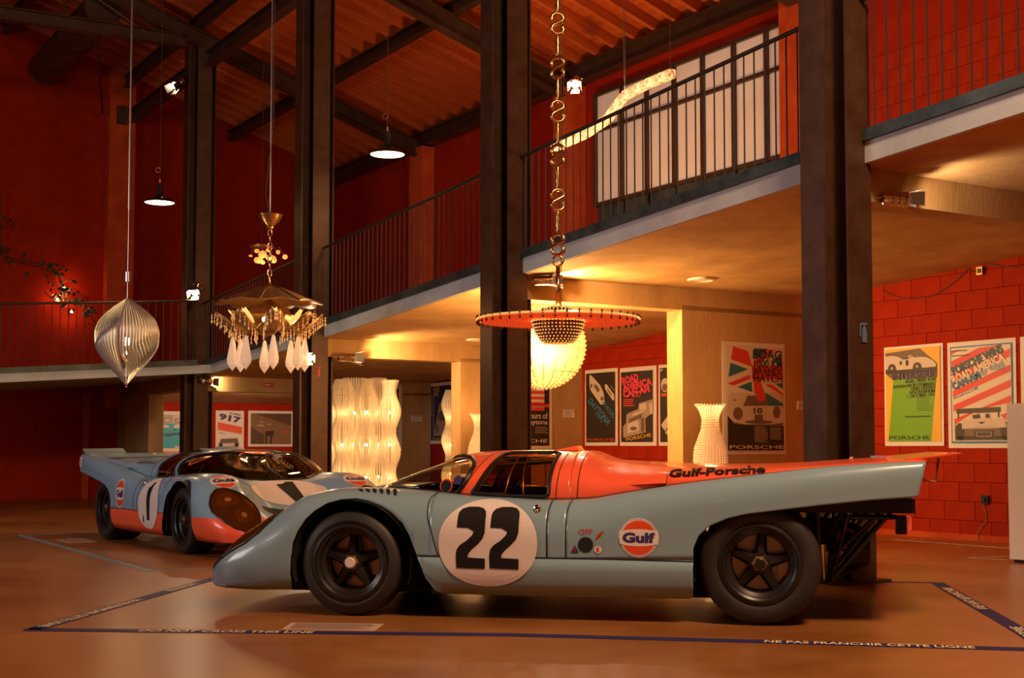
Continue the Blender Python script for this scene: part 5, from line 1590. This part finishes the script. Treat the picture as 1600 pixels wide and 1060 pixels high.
poster('white poster with red and blue vertical lettering behind the wavy lamps', ('p', COLP[4] - .135), (9.87, 10.82), .90, 2.08, (0, 0, 950, 1245), [
    (BLK, ('r', 640, 90, 880, 700)), (RED, [(650, 130), (880, 160), (880, 230), (650, 200)], [(700, 420), (760, 400), (760, 450), (700, 470)], ('r', 690, 1090, 760, 1180)), (SEP3, ('e', 760, 320, 70, 70), [(700, 520), (860, 560), (860, 610), (700, 570)]),
    (NAVY, *[[(690, 720 + 75 * i), (850, 735 + 75 * i), (850, 785 + 75 * i), (690, 770 + 75 * i)] for i in range(5)])], [])
poster('navy poster with yellow lettering and a racing car in the third bay', WR, (21.345, 20.495), 1.03, 2.118, (915, 140, 1245, 670), [
    (NAVY, ('r', 922, 170, 1238, 642)), (YEL, ('r', 962, 176, 966, 636)), (SEP1, [(975, 560), (1010, 470), (1045, 330), (1095, 300), (1150, 340), (1190, 480), (1200, 600), (980, 600)], lines(SEP1, 924, 955, 240, 440, 9, .3)[1]), (SEP2, ('e', 1085, 430, 60, 45), ('e', 1020, 540, 22, 40), ('e', 1160, 540, 22, 40)), lines(SEP1, 924, 956, 240, 440, 9, .3)],
    [('NES', YEL, (972, 178, 1052, 218), 0, .01), ('EM', YEL, (972, 222, 1035, 258), 0, .01), ('PORSCHE', YEL, (968, 622, 1150, 636), 0, .01)])
EW = ('p', PE - .0)
poster('turquoise poster with small photographs beside the farthest column', EW, (7.70, 8.46), .60, 1.675, (40, 450, 385, 1060), [
    ((0.03, .38, .50), ('r', 60, 585, 385, 860)), (SEP1, ('r', 60, 490, 240, 580), ('r', 250, 490, 365, 580), ('r', 372, 490, 385, 580)), (SEP3, ('e', 190, 550, 24, 12), ('e', 310, 550, 35, 16), ('r', 250, 492, 365, 525)),
    (CREAM, [(250, 600), (310, 590), (340, 630), (250, 640)], [(150, 600), (200, 605), (210, 635), (150, 632)], ('r', 260, 838, 385, 858)), ((0.02, .10, .13), [(160, 700), (260, 690), (350, 680), (385, 700), (385, 745), (340, 740), (280, 710), (210, 730), (165, 725)], ('e', 258, 655, 12, 12)), (ORG, ('r', 60, 895, 385, 1060))], [])
poster('white poster with purple numerals and a red band on the far red wall', EW, (9.01, 9.60), .92, 1.705, (685, 460, 970, 855), [
    ((0.78, .10, .05), [(705, 575), (950, 625), (950, 680), (705, 640)]), (ORG, [(705, 640), (950, 680), (950, 698), (705, 655)]),
    (SEP2, [(715, 800), (740, 745), (905, 738), (920, 800), (915, 845), (720, 845)]), (SEP3, [(760, 790), (870, 785), (900, 820), (740, 825)]), (BLK, ('e', 738, 815, 18, 24), ('e', 895, 812, 20, 24)), lines(SEP1, 712, 790, 680, 705, 2, .3)],
    [('917', (0.10, .03, .16), (715, 505, 940, 570), -11, .05), ('GLOBAL', BLK, (820, 484, 938, 502), -10, .02)])
poster('framed sepia photograph of cars on a banked race track', EW, (9.69, 10.67), .985, 1.712, (1008, 462, 1465, 820), [
    ((0.25, .13, .06), ('r', 1032, 488, 1440, 796)), ((0.12, .06, .03), [(1060, 488), (1440, 488), (1440, 610)], [(1032, 620), (1090, 660), (1165, 700), (1165, 796), (1032, 796)]), ((0.06, .03, .02), [(1175, 670), (1265, 660), (1262, 700), (1245, 720), (1245, 790), (1228, 790), (1228, 720), (1195, 710), (1195, 796), (1180, 796)]), ((0.45, .10, .05), ('e', 1380, 670, 42, 16)), (SEP1, ('e', 1130, 610, 40, 10), ('e', 1215, 598, 24, 8), ('e', 1140, 575, 20, 8))], [])
poster('narrow edge of a white sheet right beside the farthest column', EW, (8.50, 8.92), .90, 1.70, (0, 0, 10, 10), [], [])
poster('white sheet cut by the right edge of the picture', WR, (8.80, 7.95), .957, 2.071, (0, 0, 10, 10), [], [])
# caption cards
for lab, wall, a, z in (('small white caption card right of the Union Jack poster', P1f, (11.00, 11.215), (1.40, 1.505)), ('small white caption card right of the striped black poster', ('p', COLP[3] - .135), (11.05, 11.24), (1.41, 1.527)), ('small white caption card right of the wavy lamps', ('p', COLP[4] - .135), (11.01, 11.22), (1.43, 1.54))):
    poster(lab, wall, a, z[0], z[1], (0, 0, 100, 50), [lines(SEP1, 12, 88, 10, 42, 4, .25)], [], cat='caption_card')
# ------------------------------------------------------------------ floor markings and small things
mat('tape_blue', (0.025, 0.022, 0.09), 0.55, 0, 0, 0.25)
mat('tape_pale', (0.16, 0.22, 0.25), 0.5)
mat('tape_white', (0.55, 0.42, 0.34), 0.5)
mat('tape_text', (0.80, 0.60, 0.34), 0.5)
mat('sheet_paper', (0.55, 0.36, 0.25), 0.5)
def strip(pts, w_, z=.003):
    m = MB()
    P = [Vector((x, y, 0)) for x, y in pts]
    L_ = []; R_ = []
    for i, p in enumerate(P):
        d = ((P[min(i + 1, len(P) - 1)] - P[max(i - 1, 0)])).normalized(); s = Vector((-d.y, d.x, 0)) * w_ / 2
        if 0 < i < len(P) - 1:
            d1 = (P[i] - P[i - 1]).normalized(); n1 = Vector((-d1.y, d1.x, 0)); k = max(.35, s.normalized().dot(n1)); s = s / k
        L_.append(p + s); R_.append(p - s)
    n = len(P)
    vs = [(v.x, v.y, z) for v in L_ + R_] + [(v.x, v.y, 0.0005) for v in L_ + R_]
    fs = [(i, i + 1, n + i + 1, n + i) for i in range(n - 1)]
    fs += [(i, 2 * n + i, 2 * n + i + 1, i + 1) for i in range(n - 1)] + [(n + i, n + i + 1, 3 * n + i + 1, 3 * n + i) for i in range(n - 1)]
    fs += [(0, n, 3 * n, 2 * n), (n - 1, 3 * n - 1, 4 * n - 1, 2 * n - 1)]
    m.add(vs, fs); return m
def floor_text(body, a, b, h, parent, side=1, bold=.02):
    """lettering along the floor from a to b"""
    a, b = Vector((*a, 0)), Vector((*b, 0)); d = (b - a); L_ = d.length; d.normalize(); s = Vector((-d.y, d.x, 0)) * side
    bm = fit(text_bm(body, bold), 0, -.5, L_, 1)
    for v in bm.verts:
        p = a + d * v.co.x + s * (v.co.y * h); v.co = (p.x, p.y, .0042)
    bmesh.ops.recalc_face_normals(bm, faces=bm.faces)
    me = bpy.data.meshes.new('lettering'); bm.to_mesh(me); bm.free()
    return put('lettering', me, MATS['tape_text'], parent)
near = [(-2.56, 7.16), (-1.2, 7.055), (0.0, 6.955), (1.24, 6.72), (2.55, 6.44)]
t = tag(strip(near, .105).build('floor_tape', MATS['tape_blue']), 'dark blue lettered floor tape along the near side of the car numbered 22', 'tape', 'dark blue warning tape on the floor')
floor_text('DO NOT CROSS THIS LINE', (-1.95, 7.109), (-1.03, 7.042), .080, t)
floor_text('NE PAS FRANCHIR CETTE LIGNE', (1.25, 6.717), (2.22, 6.511), .080, t)
left = [(-2.53, 7.15), (-2.23, 9.6), (-2.10, 10.55)]
t = tag(strip(left, .095).build('floor_tape', MATS['tape_blue']), 'dark blue lettered floor tape running back past the nose of the car', 'tape', 'dark blue warning tape on the floor')
floor_text('NE PAS FRANCHIR CETTE LIGNE', (-2.355, 8.55), (-2.515, 7.26), .066, t)
floor_text('DO NOT CROSS THIS LINE', (-2.235, 9.55), (-2.30, 9.05), .066, t)
right = [(3.02, 9.62), (2.655, 7.03), (2.55, 6.44)]
t = tag(strip(right, .095).build('floor_tape', MATS['tape_blue']), 'dark blue lettered floor tape at right behind the tail of the car', 'tape', 'dark blue warning tape on the floor')
floor_text('NE PAS FRANCHIR', (2.80, 8.05), (2.97, 9.27), .066, t, -1)
floor_text('CETTE LIGNE', (2.58, 6.6), (2.69, 7.25), .066, t, -1)
far = [(-2.10, 10.55), (3.02, 9.62)]
tag(strip(far, .05).build('floor_tape', MATS['tape_blue']), 'dark blue floor tape along the far side of the car numbered 22', 'tape', 'dark blue warning tape on the floor')
tag(strip([(-5.39, 14.81), (-2.81, 10.53)], .07).build('floor_tape', MATS['tape_pale']), 'pale blue floor tape beside the car numbered 1', 'tape', 'pale tape around the rear car')
tag(strip([(-2.83, 10.50), (-.9, 11.75)], .05).build('floor_tape', MATS['tape_pale']), 'pale blue floor tape before the nose of the car numbered 1', 'tape', 'pale tape around the rear car')
tag(strip([(-5.42, 14.83), (-3.6, 16.3)], .05).build('floor_tape', MATS['tape_pale']), 'pale blue floor tape behind the tail of the car numbered 1', 'tape', 'pale tape around the rear car')
tag(strip([(3.99, 14.15), (4.85, 12.75)], .035).build('floor_line', MATS['tape_white']), 'thin white floor line along the foot of the red wall at right', 'floor line')
tag(strip([(4.42, 12.0), (3.98, 11.78), (4.3, 11.55)], .03).build('floor_line', MATS['tape_white']), 'short white angled floor line at the white plinth', 'floor line')
def sheet(label, pts):
    t = thing('info_sheet', label, 'sheet', (pts[0][0], pts[0][1], 0))
    o = pts[0]
    m = MB(); P = [(x - o[0], y - o[1], .003) for x, y in pts] + [(x - o[0], y - o[1], .0005) for x, y in pts]
    m.add(P, [(0, 1, 2, 3), (7, 6, 5, 4), (0, 4, 5, 1), (1, 5, 6, 2), (2, 6, 7, 3), (3, 7, 4, 0)]); m.build('laminate', MATS['sheet_paper'], t)
    A_, B_, C_, D_ = [Vector((x - o[0], y - o[1], 0)) for x, y in pts]
    tx = MB()
    rnd = random.Random(5)
    for i in range(12):
        v0, v1 = .10 + .07 * i, .10 + .07 * i + .022
        def Q(u, v): 
            p = (A_ * (1 - u) + B_ * u) * (1 - v) + (D_ * (1 - u) + C_ * u) * v; return (p.x, p.y, .0038)
        e = rnd.uniform(.75, .95)
        tx.add([Q(.06, v0), Q(e, v0), Q(e, v1), Q(.06, v1)], [(0, 1, 2, 3)])
    o2 = tx.build('type_lines', MATS['sheet_text'], t); o2['kind'] = 'stuff'
mat('sheet_text', (0.28, 0.15, 0.09), 0.6)
sheet('printed sheet lying on the floor by the front wheel of the car numbered 22', [(-1.21, 7.434), (-.696, 7.38), (-.72, 7.105), (-1.214, 7.16)])
sheet('printed sheet lying on the floor by the rear wheel of the car numbered 1', [(-4.754, 14.097), (-4.57, 14.295), (-4.251, 13.81), (-4.484, 13.626)])
# white plinth at the right edge
t = thing('plinth', 'tall white display plinth cut by the right edge', 'plinth', (4.17, 11.33, 0), PHI)
MB().box((.36, -.11, .68), (.72, .22, 1.30)).build('body', MATS['plinth_white'], t)
MB().box((.36, -.11, .015), (.66, .18, .03)).build('plinth_base', MATS['gasket'], t)
# wall socket with its lead, junction box with cables
mat('black_plastic', (0.015, 0.012, 0.010), 0.4)
mat('grey_lead', (0.30, 0.20, 0.16), 0.5)
t = thing('wall_socket', 'black wall socket with a thin lead low on the red wall', 'socket', PQ(9.26, QW, .428), PHI - PI / 2)
MB().box((0, -.015, 0), (.085, .03, .085)).build('plate', MATS['black_plastic'], t)
MB().lathe([(0, -.045), (.022, -.045), (.026, -.03), (.026, -.028)], 16, axis='y').build('plug', MATS['black_plastic'], t, True, 40)
MB().tube([(-.02, -.03, -.04), (.0, -.02, -.12), (.01, -.015, -.22), (-.06, -.015, -.29), (-.10, -.02, -.35), (-.085, -.02, -.42)], .004, 6).build('lead', MATS['grey_lead'], t)
t = thing('junction_box', 'small dark junction box with drooping cables high on the red wall', 'junction box', PQ(9.26, QW, 2.79), PHI - PI / 2)
MB().box((0, -.02, 0), (.075, .04, .085)).build('plate', MATS['old_brass'], t)
MB().box((0, -.042, .0), (.045, .012, .045)).build('cover', MATS['black_plastic'], t)
def sag(a, b, s, n=14): return [(a[0] + (b[0] - a[0]) * i / n, -.012, a[1] + (b[1] - a[1]) * i / n - s * 4 * (i / n) * (1 - i / n)) for i in range(n + 1)]
MB().tube(sag((-1.35, -.06), (-.16, .045), .2), .005, 6).build('cable', MATS['cable'], t)
MB().tube(sag((-.16, .045), (-.03, .0), .02), .005, 6).build('cable', MATS['cable'], t)
MB().tube(sag((.02, .03), (.14, .055), .0), .005, 6).build('cable', MATS['cable'], t)
MB().tube(sag((.14, .055), (.75, -.02), .03), .005, 6).build('cable', MATS['cable'], t)
t = thing('wall_cable', 'thin dark cable sagging along the red wall behind the globe', 'cable', PQ(15.4, QW, 2.45), PHI - PI / 2)
MB().tube(sag((-.9, .05), (.9, .18), .10), .006, 6).build('cable', MATS['cable'], t)
# extinguisher signs on the columns, exit plate on the beam
mat('sign_blue', (0.10, 0.17, 0.26), 0.5); mat('sign_red', (0.45, 0.06, 0.03), 0.5)
def ext_sign(label, p, q_, z, m, s=1.0, rz=PHI):
    t = thing('extinguisher_sign', label, 'sign', PQ(p, q_, z), rz)
    b = MB(); b.prism([(-.026 * s, 0), (.026 * s, 0), (.026 * s, .10 * s), (.012 * s, .13 * s), (-.012 * s, .13 * s), (-.026 * s, .10 * s)], -.006, 0); b.build('body', MATS[m], t)
    h = MB(); h.prism([(-.05 * s, .155 * s), (-.03 * s, .165 * s), (.035 * s, .165 * s), (.035 * s, .15 * s), (.008 * s, .15 * s), (.008 * s, .13 * s), (-.008 * s, .13 * s), (-.02 * s, .15 * s), (-.035 * s, .145 * s), (-.045 * s, .05 * s), (-.055 * s, .05 * s)], -.006, 0); h.build('hose', MATS[m], t)
ext_sign('small blue fire extinguisher symbol on the wide right column', 6.83, 7.14, 1.71, 'sign_blue', .85)
ext_sign('small red fire extinguisher symbol on the column by the crystal chandelier', 16.45, 7.10, 1.90, 'sign_red', .8)
t = thing('exit_plate', 'small red lettered plate on the concrete beam below the crystal drops', 'sign', PQ(21.36, 8.31, 1.985), PHI)
MB().box((0, -.006, .03), (.19, .012, .066)).build('plate', MATS['sign_red'], t)
m = MB(); m.box((-.022, -.0125, .03), (.085, .002, .026)); m.build('lettering', MATS['paper'], t)
MB().box((.058, -.0125, .03), (.014, .002, .026)).build('lettering', MATS['paper'], t)
